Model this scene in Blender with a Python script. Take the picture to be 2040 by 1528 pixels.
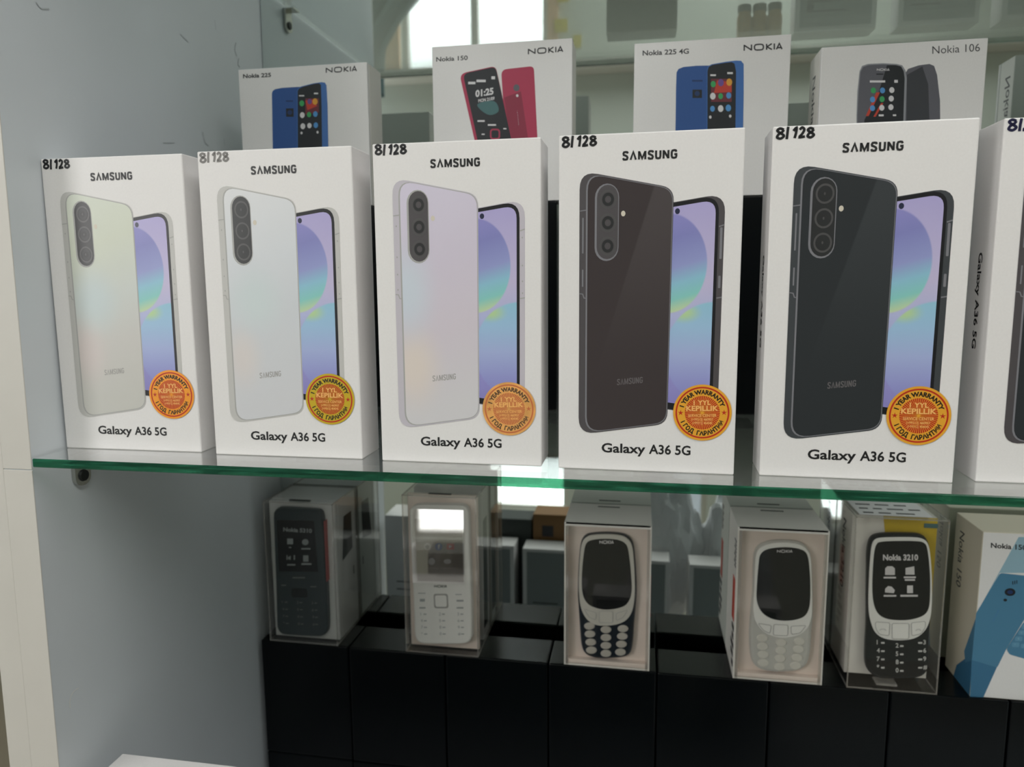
import bpy, bmesh, math, random
from mathutils import Vector, Matrix
from mathutils.geometry import tessellate_polygon

for o in list(bpy.data.objects): bpy.data.objects.remove(o)
SC = bpy.context.scene
COL = SC.collection
random.seed(4)
R = math.radians

# ------------------------------------------------------------------ camera
CAMH = 1.25                                     # eye height of the phone camera over the floor
FPX, PITCH, YAW, ROLL = 1471.2, 0.13685936, 0.17360348, -0.00739564
cp, sp, cy, sy, cr, sr = math.cos(PITCH), math.sin(PITCH), math.cos(YAW), math.sin(YAW), math.cos(ROLL), math.sin(ROLL)
C_F = Vector((-sy*cp, cy*cp, -sp)); _rt = Vector((cy, sy, 0)); _up = _rt.cross(C_F)
C_R = cr*_rt + sr*_up; C_U = -sr*_rt + cr*_up
cam = bpy.data.cameras.new('camera'); camo = bpy.data.objects.new('camera', cam); COL.objects.link(camo)
m = Matrix((C_R, C_U, -C_F)).transposed().to_4x4(); m.translation = (0, 0, CAMH); camo.matrix_world = m
cam.sensor_fit = 'HORIZONTAL'; cam.sensor_width = 36; cam.lens = 36*FPX/2040
cam.clip_start = 0.02; cam.clip_end = 60
cam.dof.use_dof = True; cam.dof.focus_distance = 0.385; cam.dof.aperture_fstop = 12.0
SC.camera = camo

# ------------------------------------------------------------------ light
SC.view_settings.view_transform = 'Standard'; SC.view_settings.look = 'None'
SC.view_settings.gamma = 1; SC.view_settings.use_curve_mapping = False
SC.view_settings.exposure = 0.0
W = bpy.data.worlds.new('daylight'); SC.world = W; W.use_nodes = True
bg = W.node_tree.nodes['Background']; bg.inputs['Color'].default_value = (0.93, 0.97, 1.0, 1); bg.inputs['Strength'].default_value = 5.0
def area(name, loc, target, sx, sz, power, col):
    L = bpy.data.lights.new(name, 'AREA'); L.shape = 'RECTANGLE'; L.size = sx; L.size_y = sz; L.energy = power; L.color = col
    o = bpy.data.objects.new(name, L); COL.objects.link(o); o.location = loc
    o.rotation_euler = (Vector(target)-Vector(loc)).to_track_quat('-Z', 'Y').to_euler(); return o
area('overhead_fill_light', (-0.55, -0.70, CAMH+1.35), (-0.3, 0.10, CAMH), 1.8, 0.8, 3.5, (1.0, 0.98, 0.98))  # unseen overhead area light, added for the shading
area('low_fill_light', (-1.35, -1.15, CAMH+0.40), (0.0, 0.45, CAMH-0.1), 0.9, 1.2, 18, (1.0, 0.98, 0.97))  # unseen low area light, added to brighten the lower row
area('overhead_fill_light', (0.75, -0.60, CAMH+1.40), (-0.25, -0.10, CAMH), 1.6, 0.5, 21, (1.0, 0.98, 0.97))  # unseen area light from the right, added to brighten the side wall

# ------------------------------------------------------------------ helpers
def ray(x, y): return C_F + (x-1020)/FPX*C_R - (y-764)/FPX*C_U
def aty(x, y, Y): d = ray(x, y); return d*(Y/d.y)           # pixel -> point on the plane at depth Y (camera at origin)
def crop(x0, y0, s, Y):
    def f(x, y): p = aty(x0+x/s, y0+y/s, Y); return (p.x, p.z)
    return f
class MB:
    def __init__(s): s.v = []; s.f = []; s.m = []
    def add(s, vs, fs, mi=0):
        n = len(s.v); s.v += [tuple(v) for v in vs]; s.f += [tuple(i+n for i in f) for f in fs]; s.m += [mi]*len(fs); return s
    def poly(s, pts, mp, mi=0):
        tri = tessellate_polygon([[Vector((p[0], p[1], 0)) for p in pts]])
        out = []
        for t in tri:
            a, b, c = (pts[i] for i in t)
            ar = (b[0]-a[0])*(c[1]-a[1])-(b[1]-a[1])*(c[0]-a[0])
            out.append(t if ar > 0 else (t[0], t[2], t[1]))
        return s.add([mp(*p) for p in pts], out, mi)
    def box(s, x0, x1, y0, y1, z0, z1, r=0.0, mi=0, seg=2):
        bm = bmesh.new(); bmesh.ops.create_cube(bm, size=1)
        for v in bm.verts: v.co = ((x0+x1)/2+v.co.x*(x1-x0), (y0+y1)/2+v.co.y*(y1-y0), (z0+z1)/2+v.co.z*(z1-z0))
        if r: bmesh.ops.bevel(bm, geom=bm.edges[:], offset=r, segments=seg, profile=.5, affect='EDGES')
        bm.verts.index_update(); s.add([v.co[:] for v in bm.verts], [[v.index for v in f.verts] for f in bm.faces], mi); bm.free(); return s
    def prism(s, pts, y0, y1, r=0.0, mi=0, mside=None):
        """outline in (x,z) extruded from front y0 to back y1, edge rounded by r"""
        if area2(pts) < 0: pts = pts[::-1]
        ins = inset(pts, r) if r else pts; ins2 = inset(pts, r*.3) if r else pts
        rings = [[(x, y0, z) for x, z in ins]]
        if r: rings += [[(x, y0+r*.3, z) for x, z in ins2], [(x, y0+r, z) for x, z in pts]]
        rings += [[(x, y1, z) for x, z in pts]]
        n = len(pts); ms = mi if mside is None else mside
        s.poly(ins, lambda x, z: (x, y0, z), mi)
        for a, b in zip(rings, rings[1:]):
            s.add(a+b, [(i, i+n, (i+1) % n+n, (i+1) % n) for i in range(n)], ms)
        base = len(s.v); s.poly(pts, lambda x, z: (x, y1, z), ms)
        return s
    def build(s, name, mats, parent=None, loc=(0, 0, 0), smooth=False):
        me = bpy.data.meshes.new(name); me.from_pydata(s.v, [], s.f)
        for mt in (mats if isinstance(mats, (list, tuple)) else [mats]): me.materials.append(mt)
        me.polygons.foreach_set('material_index', s.m)
        if smooth: me.polygons.foreach_set('use_smooth', [True]*len(s.f))
        me.update(); o = bpy.data.objects.new(name, me); COL.objects.link(o); o.location = loc
        if parent: o.parent = parent
        return o
def area2(p): return sum(p[i-1][0]*p[i][1]-p[i][0]*p[i-1][1] for i in range(len(p)))
def inset(p, r):
    n = len(p); o = []
    for i in range(n):
        a, b, c = p[i-1], p[i], p[(i+1) % n]
        d = Vector((c[0]-a[0], c[1]-a[1]));
        if d.length < 1e-9: o.append(b); continue
        d.normalize(); o.append((b[0]-d.y*r, b[1]+d.x*r))
    return o
def spline(pts, k=5, closed=True):
    n = len(pts); out = []
    for i in range(n if closed else n-1):
        g = lambda j: Vector(pts[j % n]) if closed else Vector(pts[min(max(j, 0), n-1)])
        a, b, c, d = g(i-1), g(i), g(i+1), g(i+2)
        for q in range(k):
            t = q/k
            out.append(tuple(.5*((2*b)+(-a+c)*t+(2*a-5*b+4*c-d)*t*t+(-a+3*b-3*c+d)*t**3)))
    if not closed: out.append(tuple(pts[-1]))
    return out
def ellipse(cx, cz, rx, rz, n=28, a0=0): return [(cx+rx*math.cos(a0+2*math.pi*i/n), cz+rz*math.sin(a0+2*math.pi*i/n)) for i in range(n)]
def rrect(x0, x1, z0, z1, r, k=5):
    o = []
    for cx, cz, a in ((x1-r, z1-r, 0), (x0+r, z1-r, 90), (x0+r, z0+r, 180), (x1-r, z0+r, 270)):
        for i in range(k+1):
            t = R(a+90*i/k); o.append((cx+r*math.cos(t), cz+r*math.sin(t)))
    return o
def rpoly(pts, rads, k=5):
    """polygon with each corner rounded by its radius"""
    n = len(pts); o = []
    for i in range(n):
        a, b, c = Vector(pts[i-1]), Vector(pts[i]), Vector(pts[(i+1) % n]); r = rads[i] if isinstance(rads, (list, tuple)) else rads
        if r <= 0: o.append(tuple(b)); continue
        p = b+(a-b).normalized()*r; q = b+(c-b).normalized()*r
        for j in range(k+1):
            t = j/k; o.append(tuple((1-t)**2*p+2*t*(1-t)*b+t*t*q))
    return o
_tc = {}
def text_geo(s, bold=0.0):
    if (s, bold) not in _tc:
        c = bpy.data.curves.new('t', 'FONT'); c.body = s; c.resolution_u = 3; c.offset = bold
        o = bpy.data.objects.new('t', c); COL.objects.link(o); bpy.context.view_layer.update()
        me = bpy.data.meshes.new_from_object(o.evaluated_get(bpy.context.evaluated_depsgraph_get()))
        vs = [(v.co.x, v.co.y) for v in me.vertices]; fs = [tuple(p.vertices) for p in me.polygons]
        bpy.data.objects.remove(o); bpy.data.curves.remove(c); bpy.data.meshes.remove(me)
        _tc[(s, bold)] = (vs, fs)
    return _tc[(s, bold)]
def text(mb, s, x0, x1, z0, cap, mp, mi=0, bold=0.0, align=None):
    """writing fitted between x0 and x1 (or scaled by cap alone), baseline z0, capital height cap"""
    vs, fs = text_geo(s, bold)
    if not vs: return
    a = min(v[0] for v in vs); b = max(v[0] for v in vs); hz = cap/0.70
    if x1 is None: kx = hz; x1 = x0+(b-a)*kx
    else: kx = (x1-x0)/(b-a)
    if align == 'c': sh = (x1-x0)/2
    else: sh = 0
    mb.add([mp(x0-sh+(v[0]-a)*kx, z0+v[1]*hz) for v in vs], fs, mi)
def strokes(mb, lines, w, mp, mi=0):
    for ln in lines:
        ww = w
        n = len(ln); L = []; Rr = []
        closed = ln[0] == ln[-1] and n > 3
        for i in range(n):
            p = Vector(ln[i])
            if closed: a, b = Vector(ln[i-1 if i else n-2]), Vector(ln[i+1 if i < n-1 else 1])
            else: a, b = Vector(ln[max(i-1, 0)]), Vector(ln[min(i+1, n-1)])
            d = b-a
            if d.length < 1e-9: d = Vector((1, 0))
            d.normalize(); u = (p-a); sc = 1.0
            if 0 < i < n-1 or closed:
                d1 = (p-a); d2 = (b-p)
                if d1.length > 1e-9 and d2.length > 1e-9:
                    cs = max(.5, math.cos(d1.normalized().angle(d2.normalized())/2)); sc = 1/cs
            nrm = Vector((-d.y, d.x))*ww/2*sc
            L.append(tuple(p+nrm)); Rr.append(tuple(p-nrm))
        mb.add([mp(*p) for p in L]+[mp(*p) for p in Rr], [(i, i+n, i+n+1, i+1) for i in range(n-1)], mi)
SAMS = {'S': (.80, [[(.74, .78), (.66, .93), (.45, .96), (.2, .93), (.12, .78), (.16, .62), (.4, .53), (.62, .42), (.70, .26), (.62, .07), (.4, .04), (.16, .07), (.08, .24)]]),
        'A': (.92, [[(.09, 0), (.46, .93), (.83, 0)]]), 'M': (1.08, [[(.1, 0), (.1, 1)], [(.12, .95), (.54, .12), (.96, .95)], [(.98, 0), (.98, 1)]]),
        'U': (.80, [[(.1, 1), (.1, .3), (.16, .1), (.4, .05), (.64, .1), (.70, .3), (.70, 1)]]), 'N': (.86, [[(.1, 0), (.1, 1)], [(.12, .93), (.74, .07)], [(.76, 0), (.76, 1)]]),
        'G': (.84, [[(.76, .76), (.66, .93), (.44, .96), (.2, .91), (.11, .72), (.11, .28), (.2, .09), (.44, .04), (.68, .09), (.75, .25), (.75, .47), (.46, .47)]])}
def wordmark(mb, s, x0, x1, z0, cap, mp, mi=0, t=.25):
    """the wide-set maker's wordmark, its A without a crossbar"""
    gap = .24; tot = sum(SAMS[c][0] for c in s)+gap*(len(s)-1); k = (x1-x0)/tot; x = x0
    for c in s: strokes(mb, [[(x+p*k, z0+q*cap) for p, q in ln] for ln in SAMS[c][1]], cap*t, mp, mi); x += (SAMS[c][0]+gap)*k
def nokia_logo(mb, x0, x1, z0, h, mp, mi=0):
    w = (x1-x0); k = lambda x, z: (x0+x*w, z0+z*h); t = h*.235
    r = [(.285, .3), (.285, .7), (.305, .9), (.35, .97), (.45, .97), (.495, .9), (.515, .7), (.515, .3), (.495, .1), (.45, .03), (.35, .03), (.305, .1), (.285, .3)]
    strokes(mb, [[k(.015, 0), k(.015, 1)], [k(.015, .92), k(.205, .08)], [k(.205, 0), k(.205, 1)], [k(*p) for p in r],
                 [k(.60, 0), k(.60, 1)], [k(.61, .5), k(.735, 1)], [k(.61, .5), k(.74, 0)], [k(.80, 0), k(.80, 1)],
                 [k(.855, 0), k(.93, .97), k(1.0, 0)], [k(.88, .28), k(.975, .28)]], t, mp, mi)

# ------------------------------------------------------------------ materials
def nt(name):
    m = bpy.data.materials.new(name); m.use_nodes = True; n = m.node_tree
    return m, n, n.nodes['Principled BSDF'], n.nodes['Material Output']
def lin(c): return tuple(((x/255)/12.92 if x/255 <= .04045 else ((x/255+.055)/1.055)**2.4) for x in c)+(1,)
def mat(name, rgb, rough=.5, spec=.5, metal=0.0, noise=0.0, nscale=60, coat=0.0):
    """plain surface, rgb as display values 0-255, with an optional fine procedural mottle"""
    m, n, b, _ = nt(name); b.inputs['Base Color'].default_value = lin(rgb); b.inputs['Roughness'].default_value = rough
    b.inputs['Specular IOR Level'].default_value = spec; b.inputs['Metallic'].default_value = metal; b.inputs['Coat Weight'].default_value = coat
    if noise:
        tc = n.nodes.new('ShaderNodeTexCoord'); nz = n.nodes.new('ShaderNodeTexNoise'); nz.inputs['Scale'].default_value = nscale; nz.inputs['Detail'].default_value = 3
        rp = n.nodes.new('ShaderNodeValToRGB'); c = lin(rgb)
        rp.color_ramp.elements[0].position = .3; rp.color_ramp.elements[1].position = .7
        rp.color_ramp.elements[0].color = tuple(x*(1-noise) for x in c[:3])+(1,); rp.color_ramp.elements[1].color = tuple(min(1, x*(1+noise)) for x in c[:3])+(1,)
        n.links.new(tc.outputs['Object'], nz.inputs['Vector']); n.links.new(nz.outputs['Fac'], rp.inputs['Fac']); n.links.new(rp.outputs['Color'], b.inputs['Base Color'])
    return m
def mth(n, op, a, b=None, c=None):
    q = n.nodes.new('ShaderNodeMath'); q.operation = op
    for i, x in enumerate((a, b, c)):
        if x is None: continue
        if isinstance(x, (int, float)): q.inputs[i].default_value = x
        else: n.links.new(x, q.inputs[i])
    return q.outputs[0]
def xz_mm(n):
    tc = n.nodes.new('ShaderNodeTexCoord'); s = n.nodes.new('ShaderNodeSeparateXYZ'); n.links.new(tc.outputs['Object'], s.inputs[0])
    return mth(n, 'MULTIPLY', s.outputs[0], 1000), mth(n, 'MULTIPLY', s.outputs[2], 1000)
def ramp(n, fac, stops):
    r = n.nodes.new('ShaderNodeValToRGB'); e = r.color_ramp.elements
    while len(e) < len(stops): e.new(.5)
    for el, (p, c) in zip(e, stops): el.position = p; el.color = lin(c)
    n.links.new(fac, r.inputs['Fac']); return r.outputs['Color']
def mixc(n, f, a, b):
    q = n.nodes.new('ShaderNodeMix'); q.data_type = 'RGBA'; n.links.new(f, q.inputs[0])
    for s, i in ((a, 6), (b, 7)):
        if isinstance(s, tuple): q.inputs[i].default_value = lin(s)
        else: n.links.new(s, q.inputs[i])
    return q.outputs[2]
def smooth(n, x, lo, hi):
    q = n.nodes.new('ShaderNodeMapRange'); q.interpolation_type = 'SMOOTHSTEP'; n.links.new(x, q.inputs[0]); q.inputs[1].default_value = lo; q.inputs[2].default_value = hi
    return q.outputs[0]
def ell(n, x, z, cx, cz, rx, rz, lo=.97, hi=1.02):
    a = mth(n, 'DIVIDE', mth(n, 'SUBTRACT', x, cx), rx); b = mth(n, 'DIVIDE', mth(n, 'SUBTRACT', z, cz), rz)
    d = mth(n, 'SQRT', mth(n, 'ADD', mth(n, 'MULTIPLY', a, a), mth(n, 'MULTIPLY', b, b)))
    return smooth(n, d, lo, hi)          # 0 inside, 1 outside
def wallpaper():
    """the printed wallpaper: two overlapping discs in indigo, teal and lime on lilac"""
    m, n, b, _ = nt('printed_wallpaper'); x, z = xz_mm(n)
    t = mth(n, 'DIVIDE', mth(n, 'SUBTRACT', z, 34), 101)
    base = ramp(n, t, [(0, (140, 134, 200)), (.18, (154, 152, 212)), (.45, (182, 188, 226)), (.62, (198, 190, 222)), (1, (178, 170, 218))])
    tl = mth(n, 'ADD', mth(n, 'DIVIDE', mth(n, 'SUBTRACT', z, 80), 50), mth(n, 'MULTIPLY', mth(n, 'SUBTRACT', x, 57), -.006))
    c1 = ramp(n, tl, [(.0, (204, 216, 170)), (.05, (188, 216, 176)), (.15, (138, 206, 200)), (.30, (144, 196, 218)), (.46, (150, 158, 210)), (.75, (134, 136, 196)), (1, (146, 143, 206))])
    tb = mth(n, 'DIVIDE', mth(n, 'SUBTRACT', z, 34), 53)
    c2r = ramp(n, tb, [(0, (136, 134, 202)), (.25, (152, 156, 214)), (.5, (168, 182, 226)), (.75, (160, 196, 228)), (1, (150, 200, 222))])
    lime = ell(n, x, z, 62, 81, 10, 6, .1, 1.0); c2 = mixc(n, lime, (184, 216, 160), c2r)
    m2 = ell(n, x, z, 77, 61, 24, 25.5); col = mixc(n, m2, c2, base)
    m1 = ell(n, x, z, 54, 105, 18.6, 24.2); col = mixc(n, m1, c1, col)
    n.links.new(col, b.inputs['Base Color']); b.inputs['Roughness'].default_value = .35; return m
def back_grad(name, stops, kx, patches=()):
    """printed colour of a phone's back: a slanting blend with soft tinted patches"""
    m, n, b, _ = nt(name); x, z = xz_mm(n)
    t = mth(n, 'DIVIDE', mth(n, 'ADD', mth(n, 'SUBTRACT', z, 20), mth(n, 'MULTIPLY', x, kx)), 130)
    col = ramp(n, t, stops)
    for c, (px, pz, rx, rz) in patches: col = mixc(n, ell(n, x, z, px, pz, rx, rz, .1, 1.0), c, col)
    n.links.new(col, b.inputs['Base Color']); b.inputs['Roughness'].default_value = .4; return m
def dark_grad(name, base, light):
    """printed black phone back with its printed slanting sheen"""
    m, n, b, _ = nt(name); x, z = xz_mm(n)
    d = mth(n, 'SUBTRACT', x, mth(n, 'ADD', mth(n, 'MULTIPLY', mth(n, 'SUBTRACT', z, 60), .30), 22))
    s = smooth(n, d, -.6, .6); f = mth(n, 'MULTIPLY', s, smooth(n, z, 40, 150))
    col = mixc(n, f, base, light)
    n.links.new(col, b.inputs['Base Color']); b.inputs['Roughness'].default_value = .42; b.inputs['Specular IOR Level'].default_value = .3; return m
def clear(name, tint, refl=1.0, rough=.02, diff=0.0, f0=.04, fog=(200, 200, 200)):
    """thin clear plastic or glass face: see-through with an angle-dependent gloss"""
    m, n, b, out = nt(name); n.nodes.remove(b)
    tr = n.nodes.new('ShaderNodeBsdfTransparent'); tr.inputs[0].default_value = tint+(1,)
    gl = n.nodes.new('ShaderNodeBsdfGlossy'); gl.inputs['Roughness'].default_value = rough; gl.inputs['Color'].default_value = (1, 1, 1, 1)
    lw = n.nodes.new('ShaderNodeLayerWeight'); lw.inputs['Blend'].default_value = .5
    f = mth(n, 'MULTIPLY', mth(n, 'ADD', mth(n, 'MULTIPLY', mth(n, 'POWER', lw.outputs['Facing'], 5), 1-f0), f0), refl)
    body = tr.outputs[0]
    if diff:
        df = n.nodes.new('ShaderNodeBsdfDiffuse'); df.inputs[0].default_value = lin(fog)
        a = n.nodes.new('ShaderNodeMixShader'); a.inputs[0].default_value = diff; n.links.new(body, a.inputs[1]); n.links.new(df.outputs[0], a.inputs[2]); body = a.outputs[0]
    mx = n.nodes.new('ShaderNodeMixShader'); n.links.new(f, mx.inputs[0]); n.links.new(body, mx.inputs[1]); n.links.new(gl.outputs[0], mx.inputs[2])
    n.links.new(mx.outputs[0], out.inputs['Surface']); return m
def glass_edge():
    m, n, b, out = nt('green_glass_edge')
    tc = n.nodes.new('ShaderNodeTexCoord'); mp = n.nodes.new('ShaderNodeMapping'); mp.inputs['Scale'].default_value = (30, 30, 500); mp.inputs['Rotation'].default_value = (0, R(4), 0)
    nz = n.nodes.new('ShaderNodeTexNoise'); nz.inputs['Scale'].default_value = 1.5; nz.inputs['Detail'].default_value = 4
    n.links.new(tc.outputs['Object'], mp.inputs[0]); n.links.new(mp.outputs[0], nz.inputs['Vector'])
    c = ramp(n, nz.outputs['Fac'], [(.35, (0, 46, 35)), (.55, (6, 70, 53)), (.75, (48, 126, 98))])
    n.links.new(c, b.inputs['Base Color']); b.inputs['Roughness'].default_value = .15
    tr = n.nodes.new('ShaderNodeBsdfTransparent'); tr.inputs[0].default_value = (.10, .50, .26, 1)
    mx = n.nodes.new('ShaderNodeMixShader'); mx.inputs[0].default_value = .42
    n.links.new(b.outputs[0], mx.inputs[1]); n.links.new(tr.outputs[0], mx.inputs[2]); n.links.new(mx.outputs[0], out.inputs['Surface']); return m
def mirror_mat():
    m, n, b, out = nt('mirror_glass'); n.nodes.remove(b); g = n.nodes.new('ShaderNodeBsdfGlossy')
    g.inputs['Color'].default_value = (.72, .78, .76, 1); g.inputs['Roughness'].default_value = 0.0; n.links.new(g.outputs[0], out.inputs['Surface']); return m

M = dict(
    card=mat('white_card', (233, 231, 230), .45, noise=.015, nscale=900),
    card_side=mat('white_card_plain', (232, 229, 223), .5),
    laminate=mat('white_laminate', (210, 216, 220), .32, noise=.03, nscale=9),
    edgeband=mat('white_edge_band', (208, 205, 198), .45, noise=.02, nscale=25),
    joint=mat('dark_joint', (70, 66, 60), .8),
    black=mat('black_print', (22, 22, 24), .5), grey_ink=mat('grey_print', (62, 62, 64), .5),
    marker=mat('marker_ink', (20, 20, 24), .35), marker_pale=mat('faded_marker_ink', (128, 126, 124), .5), marker_navy=mat('navy_marker_ink', (22, 20, 60), .35),
    rim_light=mat('printed_silver_rim', (196, 195, 192), .4), rim_light2=mat('printed_silver_rim_line', (170, 170, 168), .4),
    rim_lav=mat('printed_lilac_rim', (198, 193, 202), .4), rim_dark=mat('printed_dark_rim', (78, 74, 77), .4), rim_dark2=mat('printed_dark_rim_line', (126, 126, 132), .4),
    rim_blue=mat('printed_slate_rim', (62, 66, 70), .4), lens0=mat('printed_lens_black', (26, 26, 28), .3), lens1=mat('printed_lens_ring', (80, 79, 80), .3), lens2=mat('printed_lens_glass', (42, 43, 45), .3),
    flash=mat('printed_flash', (214, 206, 190), .4), bezel=mat('printed_bezel', (20, 20, 26), .35), hole=mat('printed_camera_hole', (40, 44, 70), .3),
    green=back_grad('printed_green_back', [(0, (202, 201, 195)), (.25, (205, 203, 199)), (.45, (206, 211, 207)), (.7, (212, 217, 201)), (1, (217, 223, 211))], -.3, [((212, 202, 199), (20, 58, 18, 26)), ((201, 213, 214), (28, 88, 20, 24))]),
    silver=back_grad('printed_silver_back', [(0, (212, 213, 217)), (.35, (210, 214, 219)), (.6, (216, 220, 225)), (1, (228, 229, 231))], -.3, [((220, 214, 212), (20, 56, 16, 24)), ((208, 219, 221), (30, 88, 22, 24))]),
    lilac=back_grad('printed_lilac_back', [(0, (214, 212, 215)), (.3, (213, 205, 215)), (.6, (212, 204, 220)), (1, (216, 210, 228))], -.3, [((225, 214, 206), (20, 52, 20, 30)), ((207, 216, 227), (17, 92, 20, 34))]),
    brownblack=dark_grad('printed_black_back', (62, 55, 56), (77, 71, 72)), slate=dark_grad('printed_slate_back', (45, 49, 52), (59, 63, 66)),
    wall=wallpaper(),
    stk_or=mat('orange_foil', (246, 158, 40), .3, metal=0.1), stk_ol=mat('olive_gold_foil', (206, 176, 40), .3, metal=.1), stk_wn=mat('worn_orange_foil', (236, 172, 96), .35, metal=.1, noise=.18, nscale=130),
    stk_gd=mat('gold_foil', (240, 172, 52), .3, metal=.1), stk_red=mat('sticker_red', (190, 38, 20), .4), stk_redw=mat('sticker_faded_red', (206, 112, 66), .4), stk_lt=mat('sticker_pale_letters', (250, 190, 110), .4), stk_blk=mat('sticker_black_letters', (32, 24, 14), .4), stk_blkw=mat('sticker_faded_letters', (92, 66, 44), .4),
    riser=mat('black_card', (7, 11, 13), .26, .2, noise=.06, nscale=300),
    glass=clear('shelf_glass', (.955, .975, .965), 1.9, .02, .06, .05, (215, 216, 218)), glass_edge=glass_edge(), mirror=mirror_mat(),
    film=clear('clear_plastic', (.985, .98, .97), .7, .03, .008, .035), film2=clear('clear_plastic_edge', (.90, .89, .87), 1.2, .08, .22, .10, (225, 222, 218)),
    tray=mat('vacuum_formed_tray', (236, 222, 213), .25, .6), tray_grey=mat('grey_tray', (214, 216, 216), .3, .5), metal=mat('nickel', (196, 196, 190), .25, metal=1.0), screw=mat('dark_screw', (40, 44, 42), .4, metal=.6),
    blue=mat('printed_blue', (42, 84, 148), .4), blue_d=mat('printed_deep_blue', (28, 56, 104), .4), blue_l=mat('printed_light_blue', (64, 112, 180), .4),
    red=mat('printed_crimson', (176, 52, 84), .4), red_d=mat('printed_dark_crimson', (140, 40, 66), .4), pface=mat('printed_black_face', (28, 32, 38), .4), pgrey=mat('printed_graphite', (96, 96, 104), .4), pgrey_d=mat('printed_dark_graphite', (58, 60, 66), .4), pgrey_l=mat('printed_pale_graphite', (146, 148, 154), .4),
    ic_w=mat('icon_white', (220, 218, 220), .5), ic_g=mat('icon_green', (60, 165, 96), .5), ic_b=mat('icon_blue', (84, 150, 210), .5), ic_o=mat('icon_orange', (222, 160, 60), .5), ic_r=mat('icon_red', (196, 64, 48), .5), ic_p=mat('icon_violet', (110, 80, 150), .5), ic_m=mat('icon_maroon', (110, 46, 56), .5), ic_t=mat('icon_teal', (70, 110, 112), .5),
    navy=mat('navy_plastic', (14, 26, 38), .3, .25), silverp=mat('silver_plastic', (204, 202, 194), .3), whitep=mat('white_plastic', (240, 240, 237), .3), greyp=mat('pale_grey_plastic', (198, 198, 193), .3), key=mat('grey_key', (186, 182, 174), .35), keyl=mat('light_key', (216, 214, 206), .3),
    scr=mat('black_screen', (10, 12, 14), .08, .22), scr2=mat('reflecting_screen_grey', (150, 140, 130), .15, .6), blackp=mat('black_plastic', (20, 25, 28), .3, .2), tealp=mat('dark_teal_plastic', (44, 56, 60), .28, .3), redp=mat('red_plastic', (160, 66, 60), .4),
    pr_red=mat('carton_red', (196, 66, 46), .5), pr_yel=mat('carton_yellow', (206, 176, 24), .5), pr_bk=mat('carton_black', (30, 30, 32), .5), sky=mat('printed_pale_blue', (152, 186, 202), .45), mid=mat('printed_mid_blue', (76, 130, 162), .45), midd=mat('printed_shade_blue', (58, 112, 146), .45), label=mat('white_label', (226, 226, 226), .5),
    ivory=mat('ivory_card', (214, 206, 186), .5),
    scuff=mat('scuff_grey', (186, 192, 194), .7), scuff_dark=mat('scuff_dark_grey', (140, 146, 148), .7),
    glossfilm=clear('glossy_highlight_film', (.97, .97, .97), 1.0, .03, 0, .22),
    back_shade_grey=mat('shaded_back_grey', (150, 156, 155), .5), frosted=clear('frosted_fill_pane', (.40, .41, .42), .6, .2, .35, .05, (225, 230, 232)),
    key_blue=mat('printed_key_blue', (98, 150, 180), .45),
    floor=mat('beige_tile', (176, 164, 146), .4, noise=.05, nscale=3), room=mat('pale_green_wall', (222, 228, 220), .6), peach=mat('peach_halo', (232, 190, 150), .6), curtain=mat('dark_teal_cloth', (104, 126, 128), .9), yellow=mat('yellow_card', (214, 196, 60), .6), brown=mat('brown_carton', (150, 112, 72), .6), amber=mat('amber_jar', (190, 140, 60), .3), darkbox=mat('dark_carton', (70, 76, 74), .6), bag=mat('white_bag', (244, 246, 248), .4), frame=mat('white_frame', (224, 222, 214), .5),
)

def tag(o, label, cat, group=None, kind=None):
    o['label'] = label; o['category'] = cat
    if group: o['group'] = group
    if kind: o['kind'] = kind
    return o
def thing(name, label, cat, loc, group=None, rz=0.0):
    o = bpy.data.objects.new(name, None); COL.objects.link(o); o.empty_display_size = .02
    o.location = (loc[0], loc[1], loc[2]+CAMH); o.rotation_euler = (0, 0, rz); return tag(o, label, cat, group)
def struct(o): o['kind'] = 'structure'; return o
Z = CAMH
front = lambda e: (lambda x, z: (x, -e, z))

# ------------------------------------------------------------------ cabinet, shelves, room
GZ, GB = -.0968, -.1018          # top and bottom of the middle glass
WX, MY = -.3405, .645             # inner side wall, mirror face
LZ = -.478                       # bottom board
cab = thing('display_cabinet', 'white display cabinet with mirrored back, its bluish inner side wall facing the boxed phones', 'cabinet', (0, .35, LZ-.02))
cab_y, cab_z = .35, LZ-.02
def cpt(mb, x0, x1, y0, y1, z0, z1, r=0, mi=0): mb.box(x0, x1, y0-cab_y, y1-cab_y, z0-cab_z, z1-cab_z, r, mi)
lean = math.tan(R(0.5))
def leanx(o_mb):                 # the side panels lean one degree outwards at the foot
    o_mb.v = [(x+(z+cab_z-GZ)*lean, y, z) for x, y, z in o_mb.v]; return o_mb
b = MB(); cpt(b, WX-.0185, WX, .3572, .668, LZ-.02, .62)
leanx(b).build('side_panel', M['laminate'], cab)
b = MB(); cpt(b, WX-.0186, WX+.0002, .3565, .3572, LZ-.02, -.1045, .0003); cpt(b, WX-.0186, WX+.0002, .3565, .3572, -.104, .62, .0003)
leanx(b).build('edge_band', M['edgeband'], cab)
b = MB(); cpt(b, .62, .6385, .3565, .668, LZ-.02, .62); b.build('side_panel', M['laminate'], cab)
b = MB(); cpt(b, WX-.012, .62, .3565, .668, LZ-.02, LZ); b.build('bottom_board', M['laminate'], cab)
b = MB(); cpt(b, WX-.002, .62, .3565, .668, .60, .62); b.build('top_board', M['laminate'], cab)
b = MB(); cpt(b, WX-.012, .62, .651, .668, LZ, .60); b.build('back_board', M['laminate'], cab)
b = MB(); cpt(b, WX+.0005, .62, MY, .651, LZ, .60, .0008)
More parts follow.
